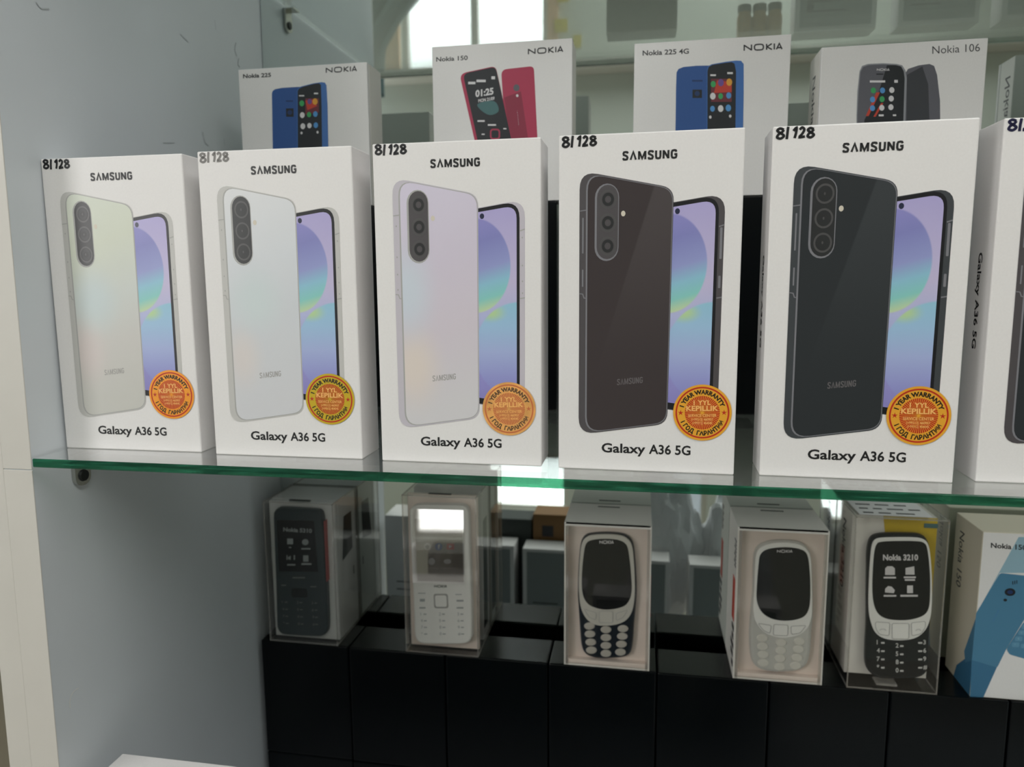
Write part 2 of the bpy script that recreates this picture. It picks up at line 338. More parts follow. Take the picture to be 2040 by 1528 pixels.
mo = leanx(b); mo.v = [(x if x > 0 else x, y, z) for x, y, z in mo.v]; mo.build('mirror_panel', M['mirror'], cab)
def wallmark(pts, w):            # pencil-like scuffs on the side wall, points as pixels
    q = []
    for px, py in pts:
        d = ray(px, py); t = (WX+.0004-GZ*0)/d.x; p = d*t; x = WX+(p.z-GZ)*lean+.0004; t = x/d.x; p = d*t; q.append((p.y, p.z))
    strokes(b, [spline(q, 4, False)], w, lambda y, z: (WX+(z-GZ)*lean+.0004, y-cab_y, z-cab_z), 0)
for pts in ([(470, 85), (468, 100), (472, 112)], [(476, 116), (474, 128), (478, 134)], [(404, 262), (408, 282), (416, 290)], [(446, 276), (448, 290)], [(325, 284), (348, 284)], [(360, 68), (376, 84)], [(72, 4), (82, 16), (98, 17)], [(428, 40), (430, 60)]):
    b = MB(); wallmark(pts, .0006); b.build('scuff_mark', M['scuff_dark' if pts[0][0] in (470, 476) else 'scuff'], cab)
b = MB(); wallmark([(140, 1410), (139, 1396), (145, 1380), (157, 1370)], .0009); b.build('scratch', mat('scratch_white', (222, 224, 222), .6), cab)

nb = thing('neighbouring_cabinet', 'white panel edge of the next cabinet, butted against the display cabinet at far left', 'cabinet', (-.368, .35, LZ-.02))
b = MB(); b.box(-.0175+.010, .0088, .0070, .31, 0, 1.12, .0006); b.v = [(x+(z+cab_z-GZ)*lean, y, z) for x, y, z in b.v]
b.box(0, 0, 0, 0, 0, 0) if False else None
b.build('side_panel', M['edgeband'], nb)
b = MB(); b.box(-.012, .0088, .3, .318, .0, 1.12); b.v = [(x+(z+cab_z-GZ)*lean, y, z) for x, y, z in b.v]; b.build('back_board', M['laminate'], nb)

def glass(name, label, z0, z1, x0, y0):
    t = thing(name, label, 'shelf', (0, .5, z0))
    b = MB(); b.box(x0, .619, y0-.5, MY-.001-.5, 0, z1-z0, .0006, 0, 1)
    for i, f in enumerate(b.f):
        ys = [b.v[k][2] for k in f]
        if max(ys)-min(ys) > .0002 and max(b.v[k][1] for k in f) < y0-.5+.001: b.m[i] = 1
    b.build('glass_pane', [M['glass'], M['glass_edge']], t)
    if z0 > 0: b = MB(); b.box(x0, .619, y0-.5-.0022, y0-.5-.0002, -.001, z1-z0+.001, .0003); b.build('edge_glint_strip', M['frame'], t)  # white strip added to draw the bright line of the glass edge
    return t
glass('glass_shelf', 'clear glass shelf with a dark green front edge, carrying the row of white phone boxes', GB, GZ, -.3372, .3537)
glass('glass_shelf', 'upper glass shelf above the frame, its underside seen only in the mirror', .2575, .2625, -.3345, .3537)
def bracket(y, z, label):
    x = WX+(z-GZ)*lean
    t = thing('shelf_bracket', label, 'bracket', (x, y, z-.0208), 'metal shelf clips on the side wall')
    b = MB()
    o = rpoly([(-.0064, .0203), (-.0064, 0), (.0064, 0), (.0064, .0203)], [.0004, .0062, .0062, .0004], 6)
    b.add([(0.0002, p, q) for p, q in o]+[(.0026, p, q) for p, q in o], [tuple(range(len(o)))[::-1], tuple(range(len(o), 2*len(o)))]+[(i, (i+1) % len(o), (i+1) % len(o)+len(o), i+len(o)) for i in range(len(o))])
    b.box(.0002, .0105, -.0064, .0064, .0196, .0206, .0002)
    b.build('plate', M['metal'], t)
    b = MB(); n = 20
    b.add([(.0026, .0038*math.cos(2*math.pi*i/n), .0062+.0038*math.sin(2*math.pi*i/n)) for i in range(n)]+[(.0038, .0033*math.cos(2*math.pi*i/n), .0062+.0033*math.sin(2*math.pi*i/n)) for i in range(n)], [(i, (i+1) % n, (i+1) % n+n, i+n) for i in range(n)]+[tuple(range(n, 2*n))])
    b.build('screw', M['screw'], t, smooth=False)
bracket(.392, GB, 'small metal shelf clip with a dark screw under the front left end of the glass')
bracket(.594, .2575, 'metal shelf clip under the upper shelf, seen in the mirror at top left')

# the shop behind the camera, seen in the mirror
RY = -1.30
fl = MB(); fl.box(-2.6, 2.6, -2.6, 2.8, -CAMH-.02, -CAMH); struct(fl.build('floor', M['floor'], None, (0, 0, Z)))
b = MB(); b.box(-2.6, 2.6, RY-.08, 2.8, 1.5, 1.52); struct(b.build('ceiling', M['room'], None, (0, 0, Z)))
b = MB(); b.box(-2.64, -2.6, RY-.08, 2.8, -CAMH, 1.5); struct(b.build('wall_left', M['room'], None, (0, 0, Z)))
b = MB(); b.box(2.6, 2.64, RY-.08, 2.8, -CAMH, 1.5); struct(b.build('wall_right', M['room'], None, (0, 0, Z)))
b = MB(); b.box(-2.6, 2.6, 2.8, 2.84, -CAMH, 1.5); struct(b.build('wall_back', M['room'], None, (0, 0, Z)))
VY = 2*MY-RY                                   # where the mirror shows that wall
def vx(px, py, Y=VY): p = aty(px, py, Y); return p.x, p.z
def holes_wall():
    xs0, z1 = vx(800, 152); xs1, _ = vx(1092, 140); xd0, zt = vx(962, 900); xd1, zb = vx(1132, 1024)
    xf0, _ = vx(1286, 1000); xf1, zf = vx(1408, 1056)  # third opening is added to brighten the mirror behind the bags
    X0, X1, ZB, ZT = -2.6, 2.6, -CAMH, 1.5; top = 1.12
    H_ = [(xs0, xs1, z1, top), (xd0, xd1, zb, zt), (xf0, xf1, zf, zt)]
    xs_ = sorted({X0, X1, *[q for h in H_ for q in h[:2]]}); zs_ = sorted({ZB, ZT, *[q for h in H_ for q in h[2:]]}); b = MB()
    for a, c in zip(xs_, xs_[1:]):
        for e, f in zip(zs_, zs_[1:]):
            if not any(h[0] <= (a+c)/2 <= h[1] and h[2] <= (e+f)/2 <= h[3] for h in H_): b.box(a, c, RY-.08, RY, e, f)
    struct(b.build('wall_front', M['room'], None, (0, 0, Z)))
    for i, (p, q, r, s) in enumerate(H_):
        b = MB(); w = .02
        b.box(p, q, RY-.05, RY-.02, r, r+w); b.box(p, q, RY-.05, RY-.02, s-w, s); b.box(p, p+w, RY-.05, RY-.02, r+w, s-w); b.box(q-w, q, RY-.05, RY-.02, r+w, s-w)
        if i == 0: b.box((p+q)/2-.012, (p+q)/2+.012, RY-.05, RY-.02, r+w, s-w)
        fo = struct(b.build('window_%d' % (i+1), M['frame'], None, (0, 0, Z)))
        g = MB(); g.box(p+w, q-w, RY-.037, RY-.033, r+w, s-w); g.build('pane', M['frosted'] if i == 2 else M['film'], fo)
    return xs0, xs1, z1, top
xs0, xs1, z1, wtop = holes_wall()
b = MB(); xl, _ = vx(772, 150); b.box(xl, xs0, RY, RY+.02, z1, wtop); struct(b.build('halo_strip_1', M['peach'], None, (0, 0, Z)))  # peach strip standing for the tinted glow beside the overexposed window
b = MB(); xr, _ = vx(1112, 100); b.box(xs1, xr, RY, RY+.02, z1, wtop); struct(b.build('halo_strip_2', M['peach'], None, (0, 0, Z)))  # same painted glow on the window's right side
b = MB(); b.box(-2.6, 2.6, RY, RY+.09, z1-.03, z1, .004); struct(b.build('trim_3', M['frame'], None, (0, 0, Z)))
# curtain drawn aside
CY_ = RY+.15; pts = [vx(690, 200, 2*MY-CY_), vx(768, 150, 2*MY-CY_), vx(772, 100, 2*MY-CY_), vx(800, 50, 2*MY-CY_), vx(842, 0, 2*MY-CY_), vx(900, -120, 2*MY-CY_), vx(690, -120, 2*MY-CY_)]
b = MB(); n = 26
for i in range(n+1):
    t = i/n; zz = pts[0][1]+(pts[5][1]-pts[0][1])*t
    pr = [pts[0], pts[1], pts[2], pts[3], pts[4], pts[5]]
    xr_ = None
    for p, q in zip(pr[1:], pr[2:]):
        if p[1] <= zz <= q[1]: xr_ = p[0]+(q[0]-p[0])*(zz-p[1])/(q[1]-p[1])
    if xr_ is None: xr_ = pts[1][0] if zz < pts[1][1] else pts[5][0]
    for j in range(25):
        s = j/24; xl_ = pts[0][0]-.25; x = xl_+(xr_-xl_)*s
        b.v.append((x, CY_+.02*math.sin(s*40), zz))
for i in range(n):
    for j in range(24): b.f.append((i*25+j, i*25+j+1, (i+1)*25+j+1, (i+1)*25+j)); b.m.append(0)
o = b.build('curtain', M['curtain'], None, (0, 0, Z), True); tag(o, 'dark teal curtain drawn aside by the bright window, seen in the mirror', 'curtain')
sm = o.modifiers.new('s', 'SOLIDIFY'); sm.thickness = .004
PC = ['yellow price card reflected nearest the red phone box', 'yellow price card reflected at the very top edge', 'yellow price card reflected just right of the red phone box']
for i, (x0, y0, x1, y1) in enumerate(((1106, 42, 1132, 70), (1112, -8, 1134, 10), (1142, 70, 1158, 96))):
    a = vx(x0, y1); c = vx(x1, y0); b = MB(); b.box(0, c[0]-a[0], 0, .004, 0, c[1]-a[1]); o = b.build('price_card', M['yellow'], None, (a[0], RY+.001 if a[0] > xr else RY+.021, a[1]+Z)); tag(o, PC[i], 'card', 'yellow price cards on the opposite wall')

# ------------------------------------------------------------------ phone boxes of the front row
BW, BH, BD = .0884, .168, .027
P = lambda u, v: (u/1000, v/1000)
def back_outline():
    return rpoly([(10.4, 150.8), (56.0, 141.2), (55.2, 25.2), (10.5, 18.2)], [9, 6, 6, 9], 6)
def mm(pts): return [(x/1000, z/1000) for x, z in pts]
def pill(cx, z0, z1, rx, ry, k=10, sh=0):
    o = []
    for i in range(k+1): t = math.pi*i/k; o.append((cx+rx*math.cos(t)-sh, z1-ry+ry*math.sin(t)))
    for i in range(k+1): t = math.pi+math.pi*i/k; o.append((cx+rx*math.cos(t)+sh, z0+ry+ry*math.sin(t)))
    return o
def hand_eight(x, z, h, w):
    p = [(.78, .86), (.45, 1.0), (.22, .82), (.38, .62), (.62, .46), (.80, .24), (.52, .0), (.22, .14), (.34, .42), (.62, .62), (.78, .86)]
    return spline([(x+a*w, z+b_*h) for a, b_ in p], 4, False)
def handwriting(kind, seed):
    rnd = random.Random(seed); j = lambda: rnd.uniform(-.25, .25); L = []
    L.append(hand_eight(.9, 162.5+j(), 4.6, 5.2))
    L.append([(6.9+j()*.4, 167.6), (6.6, 164.8), (6.4+j()*.4, 162.0)])
    if kind == '256':
        L.append(spline([(8.4, 166.2), (9.6, 167.2), (10.6, 166.0), (9.6, 164.2), (8.2, 162.6), (11.4, 162.6)], 4, False))
        L.append(spline([(15.5, 167), (13.2, 166.8), (12.8, 165), (14.6, 165.2), (15, 163.6), (13, 162.4)], 4, False))
    else:
        L.append(spline([(9.2, 165.6), (10.5, 167.0), (10.4, 164.6), (10.0+j(), 162.3)], 4, False))
        L.append(spline([(12.0, 166.0), (13.0, 167.0), (14.0, 166.0), (13.2, 164.2), (12.0, 162.7), (14.4, 162.9)], 4, False))
        L.append(hand_eight(14.6, 162.6+j(), 4.2, 4.6))
    return [mm(l) for l in L]
def sticker(parent, cx, cz, foil, red, blk, rot):
    e = .00042
    def at(r, a): return (cx+r*math.cos(a), cz+r*math.sin(a))
    b = MB(); n = 64; rad = .0142
    disc = lambda r: [at(r, 2*math.pi*i/n) for i in range(n)]
    b.poly(disc(rad), front(e), 0)
    s = b.build('warranty_sticker', foil, parent); s['label'] = 'round foil warranty sticker'
    b = MB()
    def ring(r0, r1, ee): b.add([front(ee)(*p) for p in disc(r0)]+[front(ee)(*p) for p in disc(r1)], [(i, i+n, (i+1) % n+n, (i+1) % n) for i in range(n)])
    ring(.0123, .01305, e+.00004)
    N = 56
    for i in range(N):
        a = 2*math.pi*i/N; d = math.pi/N*.70
        q = [at(.0006, a), at(.0086, a-d), at(.0084, a+d)]; b.poly(q, front(e+.00004))
    for sg in (0, 1):
        c0 = at(.0105, rot+math.pi*sg); st = []
        for k in range(10): rr = .0015 if k % 2 == 0 else .0005; st.append((c0[0]+rr*math.cos(math.pi/2+k*math.pi/5), c0[1]+rr*math.sin(math.pi/2+k*math.pi/5)))
        b.poly(st, front(e+.00004))
    b.build('sunburst', red, s)
    b = MB()
    def arc(sx, rb, cap, a_mid, span, flip):
        vs, fs = text_geo(sx, .045); a0 = min(v[0] for v in vs); a1 = max(v[0] for v in vs); k = cap/.7
        out = []
        for x, y in vs:
            t = (x-a0)/(a1-a0)-.5
            if not flip: ang = a_mid-t*span; r = rb+y*k
            else: ang = a_mid+t*span; r = rb+cap-y*k
            out.append(front(e+.00006)(*at(r, ang)))
        b.add(out, fs)
    arc('1 YEAR WARRANTY', .0094, .0021, math.pi/2+rot, R(146), False)
    arc('1 ГОД  ГАРАНТИИ', .0094, .0021, -math.pi/2+rot, R(132), True)
    b.build('ring_lettering', blk, s)
    b = MB(); rm = lambda x, z: front(e+.00008)(cx+x*math.cos(rot)-z*math.sin(rot), cz+x*math.sin(rot)+z*math.cos(rot))
    text(b, '1 YYL', -.0042, .0042, .0040, .0023, rm, 0, .03); text(b, 'KEPILLIK', -.0078, .0078, .0010, .0025, rm, 0, .03)
    text(b, 'SERVICE CENTER', -.0069, .0069, -.0021, .0014, rm, 0, .015)
    text(b, '(+99312) 460957', -.0053, .0053, -.0040, .0012, rm, 0, .015); text(b, '(+99312) 454545', -.0048, .0048, -.0058, .0012, rm, 0, .015)
    b.build('centre_lettering', M['stk_lt'], s)

def phone_art(t, back, rim, rim2, dark, pillm, ink):
    # front of the phone, partly behind
    b = MB(); f = front
    b.poly(mm(rpoly([(52, 133.8), (80.2, 138.0), (79.6, 29.4), (52, 33.0)], [0, 9, 8, 0], 6)), f(.00006), 0)
    b.poly(mm(rpoly([(52, 133.4), (77.4, 137.3), (76.9, 30.2), (52, 33.4)], [0, 8.5, 7, 0], 6)), f(.00009), 1)
    rails = ([(78.2, 107, 122)] if dark else []) + ([(78.0, 93, 99)] if dark else [])
    for x, z0, z1_ in rails: b.poly(mm(rrect(x-.05, x+1.1, z0, z1_, .4)), f(.00010), 3)
    strokes(b, [mm([(77.6, 122.4), (80.0, 123.2)]), mm([(77.4, 88.2), (79.9, 88.6)])], .0006, f(.00011), 3)
    if not dark:
        for z in (119, 105, 97, 91): b.poly(mm(ellipse(78.7, z, .35, .45, 10)), f(.00011), 3)
    b.poly(mm(ellipse(57.9, 130.1, 1.15, 1.4)), f(.00016), 4)
    fr = b.build('printed_phone_front', [rim, M['bezel'], rim, rim2, M['hole']], t)
    b = MB(); b.poly(mm(rpoly([(52, 131.6), (75.9, 135.1), (75.4, 33.6), (52, 36.6)], [0, 6.5, 3, 0], 6)), f(.00012), 0)
    b.build('printed_screen', M['wall'], fr)
    # back of the phone
    b = MB()
    b.poly(mm(back_outline()), f(.00018), 0)
    b.poly(mm(rpoly([(13.6, 149.6), (55.7, 140.9), (54.9, 25.7), (13.8, 19.2)], [8.5, 6, 6, 8.5], 6)), f(.00021), 1)
    b.poly(mm(rpoly([(14.4, 149.2), (55.4, 140.6), (54.6, 26.0), (14.6, 19.7)], [8.2, 6, 6, 8.2], 6)), f(.00024), 2)
    strokes(b, [mm([(10.5, 131.3), (13.9, 131.7)]), mm([(10.6, 90.6), (12.2, 90.4), (12.9, 88.4), (14.0, 88.3)])], .0005, f(.00026), 1)
    if dark:
        for z0, z1_ in ((110.5, 128), (94, 102.6)): b.poly(mm(rrect(11.8, 12.5, z0, z1_, .3)), f(.00026), 1)
    else:
        for z in (126, 110, 101, 93): b.poly(mm(ellipse(12.0, z, .35, .5, 10)), f(.00026), 1)
    o = b.build('printed_phone_back', [rim, rim2, back], t)
    b = MB()
    b.poly(mm(pill(23.9, 106.7, 144.2, 5.9, 6.6)), f(.00028), 3); b.poly(mm(pill(24.2, 107.6, 143.6, 5.2, 6.0)), f(.00031), 0)
    for z, c in ((136.6, 0), (125.3, .1), (114.0, 0)):
        for k, (r, mi) in enumerate(((4.15, 1), (3.3, 0), (2.9, 2), (1.5, 0))): b.poly(mm(ellipse(24.45, z, r, r*1.12)), f(.00034+k*.00003), mi)
        b.poly(mm(ellipse(24.3, z, .4, .7, 10)), f(.00047), 1)
    b.poly(mm(ellipse(31.9, 129.6, 1.05, 1.35)), f(.00030), 4)
    b.build('printed_cameras', [pillm, M['lens1'], M['lens2'], rim2, M['flash']], o)
    b = MB(); wordmark(b, 'SAMSUNG', 29.9/1000, 42.6/1000, 0, .0030, lambda x, z: (x, -.00027, .0445+z+(x-.03)*.11), 0, .15)
    b.build('printed_phone_wordmark', ink, o)

INK_PALE = mat('embossed_pale_ink', (164, 162, 160), .4); INK_DARK = mat('embossed_dark_ink', (104, 100, 102), .4); WORD = M['grey_ink']
BOXES = [  # x, y, rotation, artwork back, rim, rim line, dark?, pill, ink, handwriting, sticker x, z, foil, red, black, label
    (-.3384, .3812, .0038, 'green', 'rim_light', 'rim_light2', False, M['lens0'], INK_PALE, M['marker'], '128', 72.1, 33.8, 'stk_or', 'stk_red', 'stk_blk', 'white phone box with a pale green phone, leftmost in the row on the glass shelf', M['grey_ink'], .02),
    (-.2391, .3786, .0024, 'silver', 'rim_light', 'rim_light2', False, M['lens2'], INK_PALE, M['marker_pale'], '128', 70.9, 33.5, 'stk_ol', 'stk_red', 'stk_blk', 'white phone box with a silvery white phone and an olive gold sticker', M['grey_ink'], 0),
    (-.1390, .3777, -.0065, 'lilac', 'rim_lav', 'rim_light2', False, M['rim_dark'], INK_PALE, M['marker'], '128', 71.2, 30.6, 'stk_wn', 'stk_redw', 'stk_blkw', 'white phone box with a lilac phone and a worn pale orange sticker', M['black'], 0.03),
    (-.0415, .3754, -.0165, 'brownblack', 'rim_dark', 'rim_dark2', True, M['rim_dark'], INK_DARK, M['marker'], '128', 72.2, 31.4, 'stk_gd', 'stk_red', 'stk_blk', 'white phone box with a brownish black phone, between the lilac and slate ones', M['black'], 0.03),
    (.0593, .3752, -.0194, 'slate', 'rim_blue', 'rim_dark2', True, M['lens2'], INK_DARK, M['marker'], '128', 71.2, 32.3, 'stk_gd', 'stk_red', 'stk_blk', 'white phone box with a slate black phone, its left side showing, second from right', M['black'], .01),
    (.1592, .3778, -.0150, 'slate', 'rim_dark', 'rim_dark2', True, M['lens2'], INK_DARK, M['marker_navy'], '256', 71.2, 32.0, 'stk_or', 'stk_red', 'stk_blk', 'white phone box cut off by the right edge, marked in navy ink', M['black'], 0),
]
for i, (x, y, rz, back, rim, rim2, dark, pl, ink, mk, hw, sx, sz, foil, red, blk, label, word, rot) in enumerate(BOXES):
    t = thing('phone_box', label, 'box', (x, y, GZ), 'white phone boxes in the front row', rz)
    b = MB(); b.box(0, BW, 0, BD, 0, BH, .0007, 0); b.build('carton', M['card'], t)
    b = MB(); wordmark(b, 'SAMSUNG', .0312, .0571, .1551, .0039, front(.00012)); b.build('brand_lettering', word, t)
    b = MB(); text(b, 'Galaxy', .0224, .0446, .0095, .0047, front(.00012), 0, .022); text(b, 'A36 5G', .0464, .0670, .0095, .0047, front(.00012), 0, .022); b.build('model_lettering', M['black'], t)
    b = MB(); text(b, 'Galaxy A36 5G', 0, .046, 0, .0042, lambda a, c: (-.00012, .0155-c, .109-a), 0, .02); b.build('side_lettering', M['black'], t)
    b = MB(); strokes(b, handwriting(hw, i), .0012, front(.00012)); b.build('handwriting', mk, t)
    phone_art(t, M[back], M[rim], M[rim2], dark, pl, ink)
    sticker(t, sx/1000, sz/1000, M[foil], M[red], M[blk], rot)
    b = MB(); bk = lambda x_, z_: (BW-x_, BD+.00012, z_)
    for k in range(6): b.box(.012, .012+.05*(.6+.4*random.random()), BD+.0001, BD+.00014, .02+k*.006, .0216+k*.006)
    b.build('back_lettering', M['grey_ink'], t)

# ------------------------------------------------------------------ black boxes used as risers
def riser(x, y, z, w, d, h, label, group, lid=True):
    t = thing('black_box', label, 'box', (x, y, z), group)
    if not lid: b = MB(); b.box(0, w, 0, d, 0, h, .0012); b.build('carton', M['riser'], t); return
    b = MB(); b.box(0, w, 0, d, 0, h-.1105, .0012); b.build('carton', M['riser'], t)
    b = MB(); b.box(0, w, 0, d, h-.11, h, .0012); b.build('lid', M['riser'], t)
UR = [(-.275, 'black box behind the gap between the silver and lilac phone boxes'), (-.1505, 'black box behind the gap between the lilac and brownish black phone boxes'), (-.004, 'black box behind the gap left of the slate phone box'), (.119, 'black box hidden behind the slate phone box at right')]
for x, lb in UR: riser(x, .5475, GZ, .0885, .045, .155, lb, 'black boxes standing behind the front row', False)
BX = [-.3382, -.2530, -.1640, -.0730, .0182, .1078, .1990, .2855]
LB = ['black box at the left wall under the small dark boxed phone', 'black box bare on top left of the white boxed phone', 'black box under the right half of the white boxed phone, bare beside it', 'black box carrying the navy boxed phone with a silver face',
      'black box bare on top right of the navy boxed phone', 'black box under the pale grey boxed phone', 'black box under the white and black boxed phone', 'black box under the blue printed box, at the right edge']
for i, x in enumerate(BX):
    w = (BX[i+1]-x-.0012) if i < 7 else .089
    riser(x, .5872+random.uniform(-.0008, .0012), LZ, w, .042, .155, LB[i], 'black boxes in the lower row')

# ------------------------------------------------------------------ boxes behind, standing on the upper risers
NZ = GZ+.155+.0002; NY = .5475
def nbox(name, label, x0, x1, ztop, depth, rz=0, group='small feature phone boxes on the black risers'):
    t = thing(name, label, 'box', (x0, NY+.0003, NZ), group, rz); h = ztop-NZ
    b = MB(); b.box(0, x1-x0, .0042, depth, 0, h, .0006); b.build('carton', M['card_side'], t)
    b = MB(); b.box(0, x1-x0, 0, .0036, 0, h, .0005); b.box(.001, x1-x0-.001, .0034, .0044, .001, h-.001); b.build('front_panel', M['card'], t)
    return t, lambda f, e: (lambda x, y: (lambda q: (q[0]-x0, -e, q[1]-NZ))(f(x, y)))
def poly_px(b, pts, mp, mi=0, smooth_=False):
    q = [mp(*p) for p in pts]
    xz = [(p[0], p[2]) for p in q]; e = q[0][1]
    if smooth_: xz = spline(xz, 4)
    if area2(xz) < 0: xz = xz[::-1]
    b.poly(xz, lambda x, z: (x, e, z), mi)
def txt_px(b, s, x0, x1, yb0, yb1, cap, mp, mi=0, bold=0.0):
    """writing whose baseline runs from (x0,yb0) to (x1,yb1) in crop pixels, cap height in crop pixels"""
    a, c, u = Vector(mp(x0, yb0)), Vector(mp(x1, yb1)), Vector(mp(x0, yb0-cap))
    vs, fs = text_geo(s, bold); lo = min(v[0] for v in vs); hi = max(v[0] for v in vs)
    if s in '1234567890*#': c = a+(Vector(mp(x0+cap, yb0))-a)*((hi-lo)/.7)
    b.add([tuple(a+(c-a)*((v[0]-lo)/(hi-lo))+(u-a)*(v[1]/.7)) for v in vs], fs, mi)
def logo_px(b, x0, x1, yb0, yb1, cap, mp, mi=0):
    a, c, u = Vector(mp(x0, yb0)), Vector(mp(x1, yb1)), Vector(mp(x0, yb0-cap)); w = (c-a).length; h = (u-a).length
    nokia_logo(b, 0, w, 0, h, lambda x, z: tuple(a+(c-a)*(x/w)+(u-a)*(z/h)), mi)
def ell_px(b, cx, cy_, rx, ry, mp, mi=0): poly_px(b, [(cx+rx*math.cos(2*math.pi*i/16), cy_+ry*math.sin(2*math.pi*i/16)) for i in range(16)], mp, mi)
def rect_px(b, x0, x1, y0, y1, mp, mi=0): poly_px(b, [(x0, y0), (x1, y0), (x1, y1), (x0, y1)], mp, mi)

def blue_phones(t, mp, back, face, sq, dash, icons, status, f):
    b = MB(); poly_px(b, back, mp(f, .00010), 0); poly_px(b, [sq[0], sq[1], sq[2], sq[3]], mp(f, .00013), 1); ell_px(b, sq[4][0], sq[4][1], sq[4][2], sq[4][2], mp(f, .00016), 2); rect_px(b, *dash, mp(f, .00013), 2)
    b.build('printed_phone_back', [M['blue'], M['pface'], M['blue_d']], t)
    b = MB(); poly_px(b, face[0], mp(f, .00020), 0); poly_px(b, face[1], mp(f, .00023), 1)
    o = b.build('printed_phone_front', [M['blue_l'], M['pface']], t)
    b = MB()
    for k, q in enumerate(icons[0]): poly_px(b, q, mp(f, .00026+k*.00002), 6 if k == 0 else 5)
    for (cx, cy_, r, c) in icons[1]: ell_px(b, cx, cy_, r, r*1.25, mp(f, .00032), c)
    for q in status: rect_px(b, *q, mp(f, .00032), 0)
    b.build('printed_screen_icons', [M['ic_w'], M['ic_g'], M['ic_b'], M['ic_o'], M['ic_p'], M['ic_r'], M['ic_m']], o)
# blue phone box at left
f = crop(440, 60, 4.636, NY)
t, mp = nbox('feature_phone_box', 'white box with blue phones standing behind the two leftmost phone boxes', -.3070, -.2035, .1622, .030)
b = MB(); txt_px(b, 'Nokia 225', 203, 462, 443, 430, 36, mp(f, .0001), 0, .03); b.build('model_lettering', M['grey_ink'], t)
b = MB(); logo_px(b, 968, 1252, 393, 377, 45, mp(f, .0001)); b.build('brand_lettering', M['grey_ink'], t)
blue_phones(t, mp, [(485, 1500), (470, 585), (478, 560), (500, 545), (560, 533), (705, 524), (760, 524), (760, 1500)],
    ([(705, 1500), (703, 560), (712, 538), (740, 520), (850, 492), (930, 480), (960, 485), (975, 510), (985, 700), (1000, 1500)], [(712, 1500), (708, 565), (720, 540), (760, 522), (860, 496), (905, 490), (924, 505), (930, 700), (940, 1500)]),
    [(600, 722), (670, 722), (672, 800), (602, 800), (636, 760, 22)], (600, 665, 648, 662),
    ([[(780, 630), (905, 630), (905, 760), (780, 780)], [(780, 650), (850, 640), (890, 700), (800, 740)]], [(748, 676, 22, 1), (820, 660, 20, 4), (870, 660, 24, 3), (752, 785, 22, 0), (815, 780, 20, 1), (873, 775, 21, 2), (757, 888, 22, 0), (818, 882, 20, 0), (877, 878, 21, 2), (745, 950, 10, 0), (893, 943, 10, 0)]),
    [(722, 770, 600, 612), (860, 898, 578, 592)], f)
# crimson phone box
f = crop(840, 50, 4.857, NY)
t, mp = nbox('feature_phone_box', 'white box with crimson red phones behind the lilac phone box', -.1535, -.0510, .1698, .030)
b = MB(); txt_px(b, 'Nokia 150', 140, 445, 352, 335, 42, mp(f, .0001), 0, .02); b.build('model_lettering', M['grey_ink'], t)
b = MB(); logo_px(b, 1028, 1365, 282, 257, 52, mp(f, .0001)); b.build('brand_lettering', M['grey_ink'], t)
b = MB(); poly_px(b, rpoly([(768, 430), (1085, 395), (1140, 1500), (840, 1500)], [60, 45, 20, 20]), mp(f, .00010), 0); poly_px(b, [(900, 1500), (800, 700), (960, 640), (1090, 1500)], mp(f, .00012), 1)
ell_px(b, 917, 606, 30, 34, mp(f, .00014), 2); ell_px(b, 925, 682, 12, 14, mp(f, .00014), 3); txt_px(b, 'NOKIA', 925, 940, 820, 960, -26, mp(f, .00015), 3, .02)
b.build('printed_phone_back', [M['red'], M['red_d'], M['pgrey'], M['ic_w']], t)
b = MB(); poly_px(b, rpoly([(365, 470), (715, 395), (960, 1500), (600, 1500)], [70, 50, 20, 20]), mp(f, .00018), 0); poly_px(b, rpoly([(398, 470), (715, 402), (955, 1500), (625, 1500)], [60, 48, 20, 20]), mp(f, .00021), 1)
o = b.build('printed_phone_front', [M['red'], M['pface']], t)
b = MB(); poly_px(b, [(545, 760), (700, 735), (745, 830), (660, 870), (570, 820)], mp(f, .00024), 1, True)
txt_px(b, '01:25', 520, 695, 695, 668, 62, mp(f, .00027), 0, .04); txt_px(b, 'MON 21/09', 548, 705, 748, 722, 30, mp(f, .00027), 0, .03)
for q in ((450, 520, 548, 572), (530, 620, 528, 552), (675, 710, 495, 524), (540, 610, 920, 936), (640, 720, 958, 974), (580, 610, 1050, 1062), (790, 820, 996, 1008)): rect_px(b, *q, mp(f, .00027), 0)
strokes(b, [[(lambda q: (q[0], q[2]))(mp(f, 0)(*p)) for p in rrect(668, 752, 1010, 1100, 24)+[rrect(668, 752, 1010, 1100, 24)[0]]]], .0011, front(.00027), 2)
b.build('printed_screen_icons', [M['ic_w'], M['ic_t'], M['red']], o)
